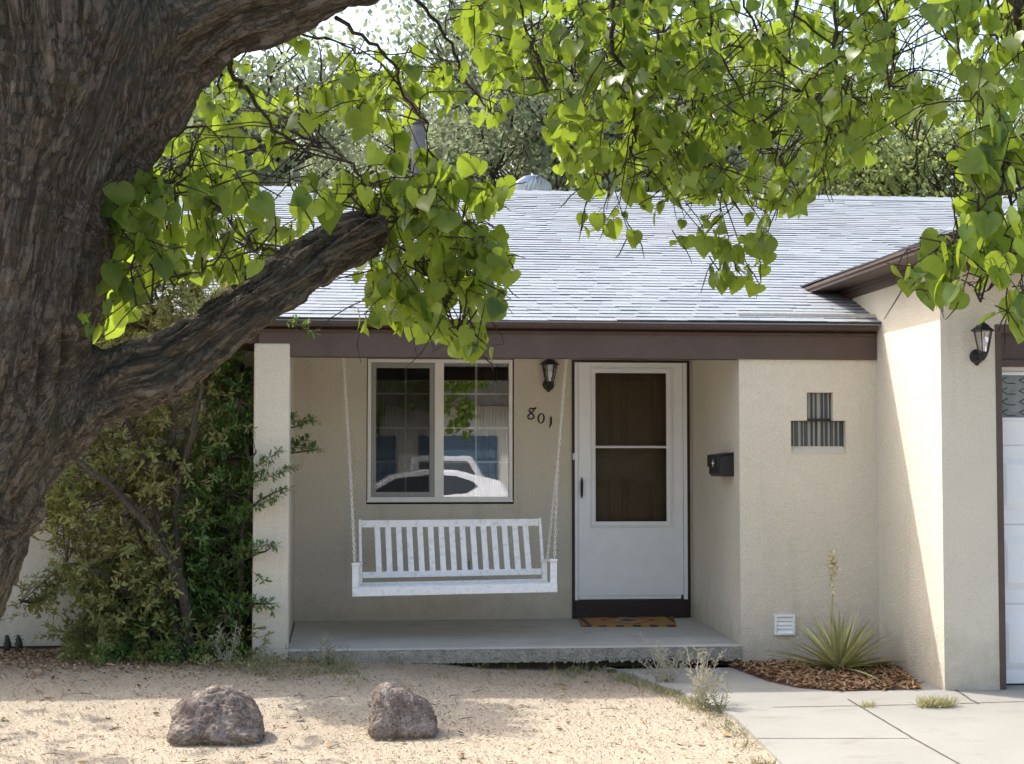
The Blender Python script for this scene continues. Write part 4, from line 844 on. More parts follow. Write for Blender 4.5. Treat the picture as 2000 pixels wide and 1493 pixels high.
# branches (photo pixel, radius in pixels, distance)
BR = [
 [(445, 105, 15, 4.5), (455, 150, 11, 4.6), (490, 190, 9, 4.7), (540, 250, 7, 4.9), (600, 300, 4, 5.0)],
 [(440, 110, 9, 4.5), (432, 160, 7, 4.5), (424, 185, 3, 4.5)],
 [(660, 35, 10, 4.6), (720, 85, 8, 4.8), (770, 125, 7, 5.0), (790, 180, 6, 5.1), (830, 240, 4, 5.2), (835, 300, 2.5, 5.2)],
 [(560, 70, 6, 4.6), (640, 75, 5, 4.7), (700, 100, 4, 4.9), (800, 105, 3, 5.0), (900, 160, 2.5, 5.1)],
 [(760, -60, 10, 4.8), (830, 20, 8, 5.0), (880, 90, 7, 5.1), (905, 150, 5, 5.2), (960, 220, 3, 5.3)],
 [(1190, -60, 14, 5.0), (1196, 40, 12, 5.0), (1198, 100, 10, 5.05), (1225, 150, 9, 5.1), (1238, 200, 7, 5.2), (1243, 260, 5, 5.3), (1232, 310, 4, 5.3), (1200, 350, 3, 5.3)],
 [(1205, -50, 10, 5.1), (1235, 50, 8, 5.2), (1265, 110, 7, 5.2), (1290, 180, 5, 5.3), (1330, 260, 4, 5.4), (1400, 330, 3, 5.4), (1450, 420, 2.2, 5.4)],
 [(1340, -60, 9, 5.2), (1370, 40, 7, 5.2), (1400, 100, 6, 5.3), (1450, 180, 4, 5.4), (1500, 260, 3, 5.5), (1530, 330, 2, 5.5)],
 [(1545, -60, 8, 4.9), (1560, 30, 6, 4.9), (1620, 90, 5, 4.9), (1630, 110, 5, 4.95), (1640, 170, 5, 5.0), (1700, 210, 4, 5.0), (1770, 265, 3, 5.0), (1815, 285, 2, 5.1)],
 [(1625, -50, 8, 4.7), (1628, 60, 7, 4.7), (1630, 120, 5, 4.8), (1590, 150, 4, 4.9), (1560, 180, 3, 5.0)],
 [(1960, -40, 26, 4.2), (1985, 30, 22, 4.2), (1990, 60, 12, 4.2), (2010, 110, 8, 4.2)],
 [(1890, -40, 6, 4.3), (1930, 30, 5, 4.3), (1960, 90, 4, 4.3), (2005, 130, 4, 4.3)],
 [(2040, 340, 9, 4.1), (1985, 370, 7, 4.1), (1930, 390, 6, 4.1), (1900, 430, 6, 4.1), (1870, 460, 5, 4.1), (1850, 480, 4, 4.1), (1842, 520, 2.5, 4.1)],
 [(1985, 372, 6, 4.1), (1975, 420, 5, 4.1), (1965, 470, 5, 4.1), (1945, 530, 4, 4.1), (1920, 580, 3, 4.1), (1915, 590, 2, 4.1)],
 [(1900, 430, 4, 4.1), (1880, 490, 4, 4.1), (1840, 515, 3, 4.1), (1810, 530, 2, 4.1)],
 [(1000, -50, 7, 5.3), (1020, 40, 5, 5.3), (1060, 120, 4, 5.4), (1070, 180, 3, 5.4)],
 [(250, 330, 7, 4.6), (330, 350, 6, 4.5), (390, 385, 5, 4.5), (420, 400, 4, 4.5), (480, 470, 4, 4.6), (500, 490, 3, 4.7)],
 [(550, 485, 8, 4.75), (520, 483, 6, 4.7), (475, 497, 5, 4.6), (430, 510, 4, 4.5), (380, 535, 4, 4.4), (330, 565, 3, 4.4), (290, 590, 3, 4.4), (200, 660, 2.5, 4.4)],
 [(330, 185, 6, 4.6), (350, 240, 5, 4.6), (400, 250, 4, 4.7), (365, 330, 4, 4.7), (340, 350, 3, 4.7)],
 [(700, 440, 9, 4.9), (715, 380, 7, 5.0), (690, 320, 6, 5.1), (640, 290, 4, 5.2), (590, 270, 3, 5.2)],
 [(735, 440, 8, 4.95), (790, 420, 6, 5.0), (840, 400, 5, 5.1), (900, 430, 4, 5.1), (940, 500, 3, 5.1)],
 [(740, 455, 7, 4.95), (800, 500, 5, 4.95), (850, 560, 4, 4.95), (880, 620, 3, 4.95), (905, 660, 2, 4.95)],
 [(1250, -50, 7, 5.6), (1300, 60, 5, 5.7), (1350, 200, 4, 5.7), (1370, 330, 3, 5.7), (1340, 400, 2, 5.7)],
 [(1150, -40, 6, 5.6), (1120, 80, 5, 5.6), (1130, 200, 4, 5.6), (1150, 300, 3, 5.6), (1180, 380, 2, 5.6)],
 [(1700, -40, 6, 5.0), (1730, 40, 5, 5.0), (1750, 110, 4, 5.0), (1740, 180, 3, 5.0)],
 [(1800, -40, 6, 4.6), (1830, 60, 4, 4.6), (1880, 120, 4, 4.5), (1900, 200, 3, 4.4), (1930, 260, 3, 4.4)],
 [(1440, -40, 6, 5.0), (1480, 60, 5, 5.1), (1560, 140, 4, 5.1), (1600, 240, 3, 5.2), (1630, 300, 2, 5.2)],
]
tw = MB(); bpts = []
for b in BR:
    P_ = []
    for i in range(len(b)-1):
        A = at(*b[i][:2], Y=b[i][3]); B_ = at(*b[i+1][:2], Y=b[i+1][3])
        for k in range(4):
            q = A.lerp(B_, k/4); j = Vector((random.gauss(0, 1), random.gauss(0, 1), random.gauss(0, 1)))*.006; P_.append((q+j, (b[i][2]+(b[i+1][2]-b[i][2])*k/4)/F*b[i][3]*.5*.9))
    P_.append((B_, b[-1][2]/F*b[-1][3]*.45)); tw.tube([p for p, _ in P_], [r for _, r in P_], 7); bpts += [p for p, _ in P_]
bn = np.array([tuple(p) for p in bpts])
REG = [  # polygon, depth range, number of sprays, leaf size
 ([(210, 330), (300, 300), (420, 320), (600, 330), (720, 330), (770, 420), (700, 430), (620, 450), (560, 495), (490, 540), (420, 560), (330, 560), (280, 600), (180, 690), (165, 620), (200, 560), (215, 460)], (4.3, 5.2), 92, .082, .8),
 ([(300, 235), (430, 120), (600, 70), (690, 60), (700, 120), (820, 100), (960, 60), (1010, 150), (960, 250), (900, 250), (840, 230), (760, 250), (620, 250), (560, 330), (430, 330), (330, 320)], (4.9, 6.4), 96, .07, .4),
 ([(700, 230), (800, 240), (880, 300), (860, 340), (760, 330), (700, 300)], (5.1, 5.4), 6, .08, .4),
 ([(620, 330), (760, 310), (900, 330), (985, 360), (985, 560), (945, 620), (950, 700), (900, 705), (850, 665), (770, 660), (700, 640), (710, 560), (700, 520), (690, 450), (640, 460), (650, 380)], (4.7, 5.5), 120, .078, .8),
 ([(620, 540), (740, 530), (720, 620), (640, 590), (640, 560)], (5.0, 5.2), 3, .08, .6),
 ([(900, -30), (1100, -30), (1100, 200), (1030, 190), (960, 170), (900, 60)], (5.1, 6.6), 60, .07, .4),
 ([(1090, -30), (1600, -30), (1640, 150), (1700, 330), (1580, 370), (1545, 430), (1440, 390), (1290, 400), (1140, 380), (1080, 320), (1080, 200)], (4.9, 6.8), 300, .072, .45),
 ([(1135, 340), (1230, 360), (1260, 470), (1225, 498), (1180, 470), (1140, 450)], (5.2, 5.5), 11, .072, .6),
 ([(1270, 360), (1340, 380), (1345, 490), (1290, 480), (1265, 410)], (5.2, 5.5), 6, .072, .6),
 ([(1350, 380), (1480, 370), (1495, 500), (1460, 570), (1400, 560), (1375, 490)], (5.2, 5.5), 14, .072, .7),
 ([(1500, 330), (1560, 360), (1540, 415), (1490, 420)], (5.2, 5.5), 4, .08, .6),
 ([(1600, -30), (1760, -30), (1760, 60), (1740, 150), (1850, 190), (1840, 240), (1760, 240), (1700, 270), (1680, 330), (1640, 300), (1600, 200)], (4.6, 5.6), 76, .074, .4),
 ([(1760, -30), (2020, -30), (2020, 240), (1900, 230), (1870, 160), (1860, 90), (1800, 30)], (4.1, 5.2), 62, .074, .45),
 ([(1890, 260), (2020, 220), (2020, 380), (1900, 370), (1880, 300)], (4.0, 4.3), 16, .09, .8),
 ([(1745, 490), (1880, 440), (1930, 470), (1935, 560), (1890, 570), (1860, 590), (1800, 600), (1750, 540)], (4.0, 4.25), 24, .095, .9),
 ([(1880, 370), (2020, 370), (2020, 520), (1950, 560), (1890, 500)], (4.0, 4.3), 17, .09, .8),
 ([(1870, 590), (1955, 590), (1965, 650), (1930, 655), (1875, 640)], (4.05, 4.2), 9, .09, .9),
 ([(1960, 540), (2020, 540), (2020, 670), (1985, 665)], (4.05, 4.25), 9, .09, .8),
]
lp, ly, ln_, ls = [], [], [], []
LIMBP = [(560, 500), (620, 440), (690, 405), (770, 400), (778, 500), (730, 530), (650, 560), (590, 610), (520, 680), (430, 740), (300, 790), (200, 800), (200, 700), (330, 650), (430, 590), (500, 540)]
def spray(p0, length, dirv, nl, size, keep, ybias):
    d = Vector(dirv).normalized(); pts = [p0]; q = p0.copy(); st_ = length/nl
    for i in range(nl):
        d = (d+Vector((random.gauss(0, .22), random.gauss(0, .22), random.gauss(-.10, .16)))).normalized(); q = q+d*st_; pts.append(q.copy())
        for _ in range(random.choice((1, 1, 2))):
            side = Vector((random.gauss(0, 1), random.gauss(0, 1), random.gauss(.1, .6))).normalized(); pet = q+side*random.uniform(.02, .045)+Vector((0, 0, -.015))
            yd = (Vector((random.gauss(0, .42), random.gauss(0, .42), -.9-random.random()*.4))+side*.45).normalized(); s = size*.92*random.choice((random.uniform(.4, .9), random.uniform(.75, 1.2)))
            c = pet+yd*s*.5; u_, v_ = pj(*c); tip = pj(*(pet+yd*s))
            if not keep(u_, v_) or not keep(*tip): continue
            if c.y < 5.06 and (inpoly(u_, v_, LIMBP) or inpoly(*tip, LIMBP)) and random.random() < .93: continue
            a = random.random()*2*math.pi
            nr = Vector((random.gauss(0, .8), -random.random()*1.3+.1, random.gauss(.35, .6))) if random.random() < .75 else Vector((math.cos(a), math.sin(a), .2))
            tw.tube([q, q.lerp(pet, .6)+Vector((0, 0, .004)), pet, pet+yd*.012], .0011, 3, cap=False)
            lp.append(pet); ly.append(yd); ln_.append(nr); ls.append(s)
    return pts
allpoly = [r[0] for r in REG]
def grow(poly, k=14):
    cx = sum(p[0] for p in poly)/len(poly); cy = sum(p[1] for p in poly)/len(poly); out = []
    for (x, y) in poly:
        d = math.hypot(x-cx, y-cy)+1e-6; out.append((x+(x-cx)/d*k, y+(y-cy)/d*k))
    return out
for (poly, dr, cnt, size, fill) in REG:
    gpoly = grow(poly); xs = [p[0] for p in poly]; ys_ = [p[1] for p in poly]; done = 0; tries = 0
    keep = lambda a, b, g_=gpoly: inpoly(a, b, g_)
    cnt = int(cnt*1.25)
    while done < cnt and tries < 4000:
        tries += 1; px = random.uniform(min(xs), max(xs)); py = random.uniform(min(ys_), max(ys_))
        if not inpoly(px, py, poly): continue
        if fill < .6 and noise.noise(Vector((px/75, py/75, 3))) < -.05: continue   # open gaps towards the sky
        p = at(px, py, Y=random.uniform(*dr)); near = bn-np.array(p); dd = np.linalg.norm(near, axis=1); i = int(random.choice(list(np.argsort(dd)[:14]))); b = Vector(bn[i])
        dirv = (p-b).normalized()*.6+Vector((random.gauss(0, .4), random.gauss(0, .4), random.gauss(-.25, .35)))
        nl = random.randint(3, 5)
        n0 = len(lp); pts = spray(p, random.uniform(.09, .2), dirv, nl, size, keep, 0)
        if len(lp) > n0:
            if dd[i] < .8 and random.random() < .6:
                mid = b.lerp(p, .5)+Vector((random.gauss(0, .02), random.gauss(0, .02), .03+random.random()*.02)); q1 = b.lerp(mid, .5)+Vector((random.gauss(0, .012), 0, random.gauss(0.01, .01))); tw.tube([b, q1, mid, p], [.0032, .0028, .0022, .0016], 4, cap=False)
            tw.tube(pts, [.002]*(len(pts)-1)+[.0009], 4, cap=False)
        done += 1
# crown continuing above the frame and to the left, where it shades the yard
for _ in range(150):
    p = Vector((random.uniform(-1.4, 2.2), random.uniform(4.3, 6.3), random.uniform(2.95, 3.7)))
    if pj(*p)[1] > -60: continue
    spray(p, .25, (random.gauss(0, 1), random.gauss(0, 1), -.2), 5, .09, lambda a, b: b < -15, 0)
cl = [(-4.4, 11.2, 3.3, .5), (-3.6, 10.8, 3.5, .5), (-3.0, 10.2, 3.1, .45), (-4.9, 10.9, 3.9, .6), (-2.7, 9.9, 3.4, .35), (-3.9, 11.3, 4.2, .5), (-3.2, 10.9, 4.3, .4), (-4.2, 10.1, 3.1, .5)]
for (x, y, z, r_) in cl:
    tw.tube([Vector((-1.3, 5.2, 4.6)), Vector((x*.6, y*.7, 5.0)), Vector((x, y, z+.3))], [.05, .03, .012], 6)
    for _ in range(24):
        p = Vector((x, y, z))+Vector((random.gauss(0, r_), random.gauss(0, r_), random.gauss(0, r_*.7)))
        spray(p, .3, (random.gauss(0, 1), random.gauss(0, 1), -.2), 4, .11, lambda a, b: a < 165, 0)
ly_ = np.array([tuple(v) for v in ly]); lnn = np.array([tuple(v) for v in ln_]); R_ = frames(ly_, lnn)
nl_ = len(lp); rnd = np.clip(RNG.normal(.45, .32, nl_), 0, 1)
lpn = np.array([tuple(p) for p in lp]); lsn = np.array(ls); kind_ = RNG.integers(0, 3, nl_)
for kk_, (bend, fold, tw_, wd_) in enumerate(((-.10, 1., 0, 1.), (.22, 1.7, .18, .92), (-.32, .4, -.22, 1.06))):
    T_ = [(x*wd_+tw_*y*y*.35, y, z*fold+bend*y*y+tw_*x*y) for (x, y, z) in HV]; q_ = kind_ == kk_
    cloud('foliage', T_, HF, HU, lpn[q_], R_[q_], lsn[q_], rnd[q_], M['leaf'], parent=tree)
tw.build('branches', M['twig'], tree, smooth=True)
print('tree leaves', nl_)

# ------------------------------------------------------------ shrubs by the pillar
def shrub(name, label, base, stems, polys, n, size, mat, dr0, seed, whorl=5, twl=.16):
    random.seed(seed); e = empty(name, base, label, 'shrub'); st = MB(); pts = []
    for s_ in stems:
        P_ = []
        for i in range(len(s_)-1):
            A = at(*s_[i][:2], Y=s_[i][3]); B_ = at(*s_[i+1][:2], Y=s_[i+1][3])
            for k in range(4): P_.append((A.lerp(B_, k/4)+Vector((random.gauss(0, 1), random.gauss(0, 1), 0))*.008, (s_[i][2]+(s_[i+1][2]-s_[i][2])*k/4)/F*12*.5))
        P_.append((B_, s_[-1][2]/F*12*.5)); st.tube([p for p, _ in P_], [r for _, r in P_], 8); pts += [p for p, _ in P_]
    bn = np.array([tuple(p) for p in pts]); lp, ly, ln, ls, rr = [], [], [], [], []
    for (poly, wgt, col, *rest) in polys:
        dr = rest[0] if rest else dr0
        xs = [p[0] for p in poly]; ys_ = [p[1] for p in poly]; cnt = 0; tries = 0; nt_ = int(n*wgt)
        while cnt < nt_ and tries < nt_*40:
            tries += 1; px = random.uniform(min(xs), max(xs)); py = random.uniform(min(ys_), max(ys_))
            if not inpoly(px, py, poly): continue
            if noise.noise(Vector((px/55, py/55, seed))) < -.22: continue
            Yd = random.uniform(*dr); p = at(px, py, Y=Yd); z0 = gz(p.x, p.y)
            if p.z < z0+.01: p.z = z0+random.uniform(.01, .06)
            dd = np.linalg.norm(bn-np.array(p), axis=1); i = int(dd.argmin()); b = Vector(bn[i]); d = ((p-b).normalized()*.8+Vector((random.gauss(0, .5), random.gauss(0, .5), random.gauss(.1, .45)))).normalized()
            if dd[i] < .7 and random.random() < .3: st.tube([b, b.lerp(p, .5)+Vector((0, 0, -.02)), p], [.004, .003, .002], 4, cap=False)
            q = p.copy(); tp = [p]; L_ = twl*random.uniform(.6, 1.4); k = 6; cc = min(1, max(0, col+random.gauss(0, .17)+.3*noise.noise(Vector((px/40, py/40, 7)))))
            for s in range(k):
                d = (d+Vector((random.gauss(0, .12), random.gauss(0, .12), random.gauss(0.02, .12)))).normalized(); q = q+d*L_/k; tp.append(q.copy())
                for w_ in range(whorl if s == k-1 else random.choice((2, 3))):
                    sd = Vector((random.gauss(0, 1), random.gauss(0, 1), random.gauss(0, 1))).normalized(); yd = (sd*.8+d*.65).normalized()
                    lp.append(q); ly.append(yd); ln.append(d+Vector((0, 0, .4))+sd*.1); ls.append(size*random.uniform(.6, 1.25)); rr.append(min(1, max(0, cc+random.gauss(0, .08))))
            st.tube(tp, .0016, 3, cap=False); cnt += 1
    R_ = frames(np.array([tuple(v) for v in ly]), np.array([tuple(v) for v in ln])+.01)
    cloud('foliage', NV, NF, NU, [tuple(p) for p in lp], R_, np.array(ls)*1., np.array(rr), mat, parent=e); st.build('stems', M['stem'], e, smooth=True); print(name, len(lp)); return e
b1 = at(360, 1265, Y=12.5)
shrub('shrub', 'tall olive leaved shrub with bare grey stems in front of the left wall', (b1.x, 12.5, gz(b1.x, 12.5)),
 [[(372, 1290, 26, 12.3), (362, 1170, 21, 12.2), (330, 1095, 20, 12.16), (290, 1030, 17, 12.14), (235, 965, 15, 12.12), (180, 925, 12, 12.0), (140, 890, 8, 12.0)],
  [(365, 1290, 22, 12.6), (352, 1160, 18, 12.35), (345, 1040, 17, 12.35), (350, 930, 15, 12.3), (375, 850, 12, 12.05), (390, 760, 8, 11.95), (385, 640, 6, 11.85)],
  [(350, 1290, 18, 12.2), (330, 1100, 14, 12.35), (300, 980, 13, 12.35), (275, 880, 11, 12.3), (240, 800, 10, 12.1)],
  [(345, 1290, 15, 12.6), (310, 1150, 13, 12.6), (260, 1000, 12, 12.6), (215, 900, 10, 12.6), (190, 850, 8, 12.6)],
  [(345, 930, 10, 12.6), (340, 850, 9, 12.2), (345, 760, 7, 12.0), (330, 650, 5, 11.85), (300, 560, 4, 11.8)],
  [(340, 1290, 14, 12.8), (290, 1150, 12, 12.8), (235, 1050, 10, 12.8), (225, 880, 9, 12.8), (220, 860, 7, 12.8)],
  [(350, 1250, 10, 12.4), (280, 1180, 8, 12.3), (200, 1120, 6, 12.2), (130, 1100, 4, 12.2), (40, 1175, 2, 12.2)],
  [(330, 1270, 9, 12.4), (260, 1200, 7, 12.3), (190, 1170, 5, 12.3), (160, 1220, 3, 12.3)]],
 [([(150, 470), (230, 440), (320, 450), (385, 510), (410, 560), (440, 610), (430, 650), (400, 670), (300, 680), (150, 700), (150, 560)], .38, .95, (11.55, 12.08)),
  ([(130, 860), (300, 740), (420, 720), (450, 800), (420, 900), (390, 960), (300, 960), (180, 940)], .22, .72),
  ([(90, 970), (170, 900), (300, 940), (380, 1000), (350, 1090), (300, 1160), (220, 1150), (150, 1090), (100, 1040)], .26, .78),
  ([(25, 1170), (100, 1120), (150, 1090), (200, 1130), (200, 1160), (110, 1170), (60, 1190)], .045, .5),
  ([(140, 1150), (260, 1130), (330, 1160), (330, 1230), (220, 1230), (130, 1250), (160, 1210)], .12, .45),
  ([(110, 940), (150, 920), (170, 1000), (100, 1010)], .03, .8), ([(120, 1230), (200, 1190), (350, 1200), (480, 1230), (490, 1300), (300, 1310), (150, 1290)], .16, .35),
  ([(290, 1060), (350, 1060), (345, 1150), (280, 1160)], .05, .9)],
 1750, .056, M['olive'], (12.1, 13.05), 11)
b2 = at(440, 1270, Y=12.6)
shrub('shrub', 'dense dark green shrub pressed against the pillar', (b2.x, 12.6, gz(b2.x, 12.6)),
 [[(440, 1290, 18, 12.7), (425, 1150, 15, 12.7), (420, 1000, 13, 12.7), (430, 880, 10, 12.7), (425, 790, 8, 12.7), (440, 720, 6, 12.7), (470, 690, 4, 12.7)],
  [(450, 1290, 12, 12.45), (470, 1150, 9, 12.4), (480, 1000, 7, 12.35), (490, 900, 5, 12.2), (500, 880, 3, 12.1)],
  [(430, 780, 6, 12.7), (460, 820, 5, 12.75), (520, 840, 5, 12.8), (575, 835, 3, 12.85), (610, 820, 2, 12.85)],
  [(440, 900, 6, 12.7), (500, 890, 5, 12.8), (570, 885, 4, 12.85), (620, 878, 2, 12.85)],
  [(460, 1100, 6, 12.3), (510, 1080, 4, 12.15), (530, 1070, 2, 12.1)], [(460, 1200, 6, 12.3), (500, 1180, 4, 12.15), (530, 1180, 2, 12.1)], [(480, 1000, 5, 12.3), (520, 970, 4, 12.15), (560, 950, 2, 12.1)]],
 [([(395, 870), (450, 830), (495, 850), (495, 1000), (500, 1230), (430, 1260), (380, 1200), (380, 1050)], .44, .55),
  ([(425, 705), (466, 700), (466, 760), (450, 790), (415, 780), (420, 740)], .05, .45, (12.5, 13.0)),
  ([(300, 1170), (400, 1130), (470, 1180), (480, 1270), (380, 1290), (280, 1290), (200, 1270), (240, 1220)], .26, .6),
  ([(440, 820), (495, 820), (495, 900), (440, 900)], .06, .5)],
 1600, .052, M['green'], (12.25, 13.0), 23)
# sprigs reaching in front of and behind the pillar
random.seed(5)
def sprigs(parent, items):
    lp, ly, ln, ls, rr = [], [], [], [], []; st = MB()
    for (a, b, c, Y, n) in items:
        A, B_, C_ = at(*a, Y=Y), at(*b, Y=Y), at(*c, Y=Y); P_ = [A.lerp(B_, t).lerp(B_.lerp(C_, t), t) for t in [i/n for i in range(n+1)]]; st.tube(P_, .0022, 4, cap=False)
        for i, q in enumerate(P_):
            d = (P_[min(i+1, n)]-P_[max(i-1, 0)]).normalized(); br = (n-i)/n
            for k in range(5):
                sd = Vector((random.gauss(0, 1), random.gauss(0, 1), random.gauss(0, 1))).normalized(); yd = (sd+d*.7).normalized(); lp.append(q+sd*.01*random.random()); ly.append(yd); ln.append(Vector((0, 0, 1))+sd*.2); ls.append(.055*random.uniform(.6, 1.15)); rr.append(random.uniform(.3, 1))
            if br > .1:
                sd = Vector((random.gauss(0, 1), random.gauss(0, .5), random.gauss(.3, .8))).normalized(); tp = q+(sd+d).normalized()*.06*(.5+br); st.tube([q, tp], .0014, 3, cap=False)
                for k in range(12):
                    s2 = Vector((random.gauss(0, 1), random.gauss(0, 1), random.gauss(0, 1))).normalized(); lp.append(q.lerp(tp, random.uniform(.4, 1))); ly.append((s2+sd).normalized()); ln.append(Vector((0, 0, 1))+s2*.2); ls.append(.05*random.uniform(.6, 1.1)); rr.append(random.uniform(.2, .95))
    cloud('foliage', NV, NF, NU, [tuple(p) for p in lp], frames(np.array([tuple(v) for v in ly]), np.array([tuple(v) for v in ln])), np.array(ls), np.array(rr), M['green'], parent=parent); st.build('stems', M['stem'], parent)
gs = [o for o in C.objects if o.get('label', '').startswith('dense dark green')][0]
sprigs(gs, [((440, 1100), (490, 1060), (540, 1065), 12.12, 14), ((450, 1010), (500, 990), (568, 955), 12.12, 16), ((440, 1180), (500, 1175), (535, 1180), 12.12, 12), ((460, 960), (500, 905), (550, 880), 12.12, 14), ((480, 950), (520, 930), (580, 915), 12.12, 12),
 ((520, 840), (570, 815), (617, 824), 12.8, 14), ((520, 880), (570, 870), (625, 880), 12.8, 16), ((540, 905), (570, 870), (602, 858), 12.8, 9), ((460, 700), (470, 720), (482, 745), 12.6, 8), ((400, 720), (440, 690), (478, 690), 12.4, 14), ((420, 780), (460, 760), (480, 758), 12.6, 12), ((560, 628), (590, 640), (612, 650), 12.05, 4)])
# low creeping growth and weeds at the foot of the shrubs
def tuft_cloud(name, spots, n, size, mat, label, cat, kind=None, spread=1., T=(NV, NF, NU), group=None, upb=1.):
    pos, yd, nn_, sc, rr = [], [], [], [], []
    for (x, y, r_, h, c) in spots:
        for _ in range(n):
            a = random.random()*6.28; q = r_*math.sqrt(random.random()); px, py = x+q*math.cos(a), y+q*math.sin(a)*.6; pos.append((px, py, gz(px, py)+random.random()**1.5*h)); d = Vector((random.gauss(0, .6), random.gauss(0, .6), upb*random.uniform(.3, 1.1))); yd.append(tuple(d)); nn_.append((random.gauss(0, 1), random.gauss(0, 1), .5)); sc.append(size*random.uniform(.5, 1.3)); rr.append(min(1, max(0, c+random.gauss(0, .2))))
    o = cloud(name, *T, pos, frames(np.array(yd), np.array(nn_)), np.array(sc), np.array(rr), mat, origin=(spots[0][0], spots[0][1], 0)); return tag(o, label, cat, group, kind)
random.seed(31)
sp = []
for _ in range(46):
    p = gp(random.uniform(140, 480), random.uniform(1265, 1305)); sp.append((p.x, p.y, .1, .14, random.uniform(.2, .7)))
tuft_cloud('ground_cover', sp, 70, .032, M['green'], 'low dark green creeping growth along the foot of the shrubs', 'ground cover', 'stuff')
GV = [(-.035, 0, 0), (.035, 0, 0), (.03, .5, .06), (-.03, .5, .06), (0, 1, .2)]; GF = [(0, 1, 2, 3), (3, 2, 4)]; GU = [(0, 0)]*5
sp = []
for _ in range(85):
    px = random.choice((random.uniform(500, 700), random.uniform(560, 1300), random.uniform(1080, 1330))); p = gp(px, 1296+max(0, random.gauss(14, 14))+max(0, (px-1000)/20)*random.random()); sp.append((p.x, p.y, .07, .02, random.uniform(.2, .9)))
for _ in range(46):
    t = random.random(); i = random.choice((1, 2, 2, 3, 3, 4, 5)); a, b = edge[i], edge[i+1]; q = a.lerp(b, t); sp.append((q.x-.05-abs(random.gauss(0, .06)), q.y, .06, .02, random.uniform(.4, 1)))
tuft_cloud('weeds', sp, 20, .055, M['grass'], 'short weeds and grass along the porch and the edge of the walk', 'weeds', 'stuff', T=(GV, GF, GU))
sp = []
for _ in range(60):
    px = random.uniform(380, 700); p = gp(px, random.uniform(1285, 1325)); sp.append((p.x, p.y, .06, .10, random.uniform(.3, .9)))
tuft_cloud('weeds', sp, 40, .022, M['grass'], 'fine leafy weeds around the foot of the pillar', 'weeds', 'stuff')
# tall pale dry weeds
def weed(px, py, h, label, nst=7, green=.3, wid=.5):
    p0 = gp(px, py); e = empty('dry_weed', p0, label, 'weed', 'tall pale weeds by the walk'); st = MB(); pos, yd, nr, sc, rr = [], [], [], [], []
    for k in range(nst):
        d = Vector((random.gauss(0, wid), random.gauss(0, wid*.6), 1)).normalized(); q = p0+Vector((random.gauss(0, .02), random.gauss(0, .02), 0)); P_ = [q.copy()]; n = 12; hh = h*random.uniform(.5, 1.05)
        for i in range(n):
            d = (d+Vector((random.gauss(0, .12), random.gauss(0, .12), .05))).normalized(); q = q+d*hh/n; P_.append(q.copy())
            for _ in range(3):
                sd = Vector((random.gauss(0, 1), random.gauss(0, .8), .75)).normalized(); ln = .03*random.uniform(.6, 1.8)*(1.2-i/n*.5)
                if i > 3:
                    st.tube([q, q+sd*ln], .0011, 3, cap=False)
                    for _ in range(2): pos.append(tuple(q+sd*ln*random.uniform(.3, 1))); yd.append(tuple(sd+Vector((random.gauss(0, .4), random.gauss(0, .4), .3)))); nr.append((random.gauss(0, 1), -1, .3)); sc.append(.015*random.uniform(.6, 1.4)); rr.append(.4+.6*random.random())
                else: pos.append(tuple(q)); yd.append(tuple(sd)); nr.append((0, -1, .6)); sc.append(.03); rr.append(random.random()*.6)
        st.tube(P_, [.002]*(len(P_)-1)+[.0008], 4, cap=False)
    cloud('leaves', NV, NF, NU, pos, frames(np.array(yd), np.array(nr)), np.array(sc), np.array(rr), M['grass'] if green > .5 else M['dry'], parent=e); st.build('stems', surf('weed_stem', (.5, .46, .36), (.34, .32, .24), 30) if 'weed_stem' not in bpy.data.materials else bpy.data.materials['weed_stem'], e)
weed(1300, 1338, .36, 'pale dry weed nearest the porch step, standing over the walk', 12, .1, .62)
weed(1370, 1385, .38, 'silvery weed on the gravel corner where sun meets shade', 13, .1, .6)
weed(1395, 1392, .24, 'greyish green weed at the sunlit edge of the walk', 7, .9, .5)
weed(645, 1302, .24, 'thin seedling weed in front of the left end of the porch slab', 5, .9, .25)
weed(1105, 1300, .12, 'wispy weed by the middle of the porch slab edge', 5, .9, .4)
weed(440, 1296, .30, 'dry straw coloured stem in front of the dark green shrub', 5, .1, .22)
# grass tufts growing in the slab joints
def tuft(px, py, r_, n, s, label):
    p = gp(px, py, CZ); pos, yd, nr, sc, rr = [], [], [], [], []
    for _ in range(n):
        a = random.random()*6.28; q = math.sqrt(random.random()); pos.append((p.x+r_*q*math.cos(a), p.y+r_*.35*q*math.sin(a), p.z-.003)); yd.append((random.gauss(0, .8), random.gauss(0, .8), 1)); nr.append((random.gauss(0, 1), -1, .2)); sc.append(s*random.uniform(.4, 1.2)); rr.append(random.random())
    o = cloud('grass_tuft', GV, GF, GU, pos, frames(np.array(yd), np.array(nr)), np.array(sc), np.array(rr), leafmat('tuft_grass', (.32, .33, .13), (.88, .76, .46), (.5, .45, .22), .25, .7, False) if 'tuft_grass' not in bpy.data.materials else bpy.data.materials['tuft_grass'], origin=tuple(p)); tag(o, label, 'grass tuft', 'dry grass tufts in the slab joints')
tuft(1828, 1380, .13, 420, .085, 'large half dry grass tuft in the slab joint below the garage corner'); tuft(1697, 1381, .045, 90, .055, 'small dry grass tuft where two slab joints meet')

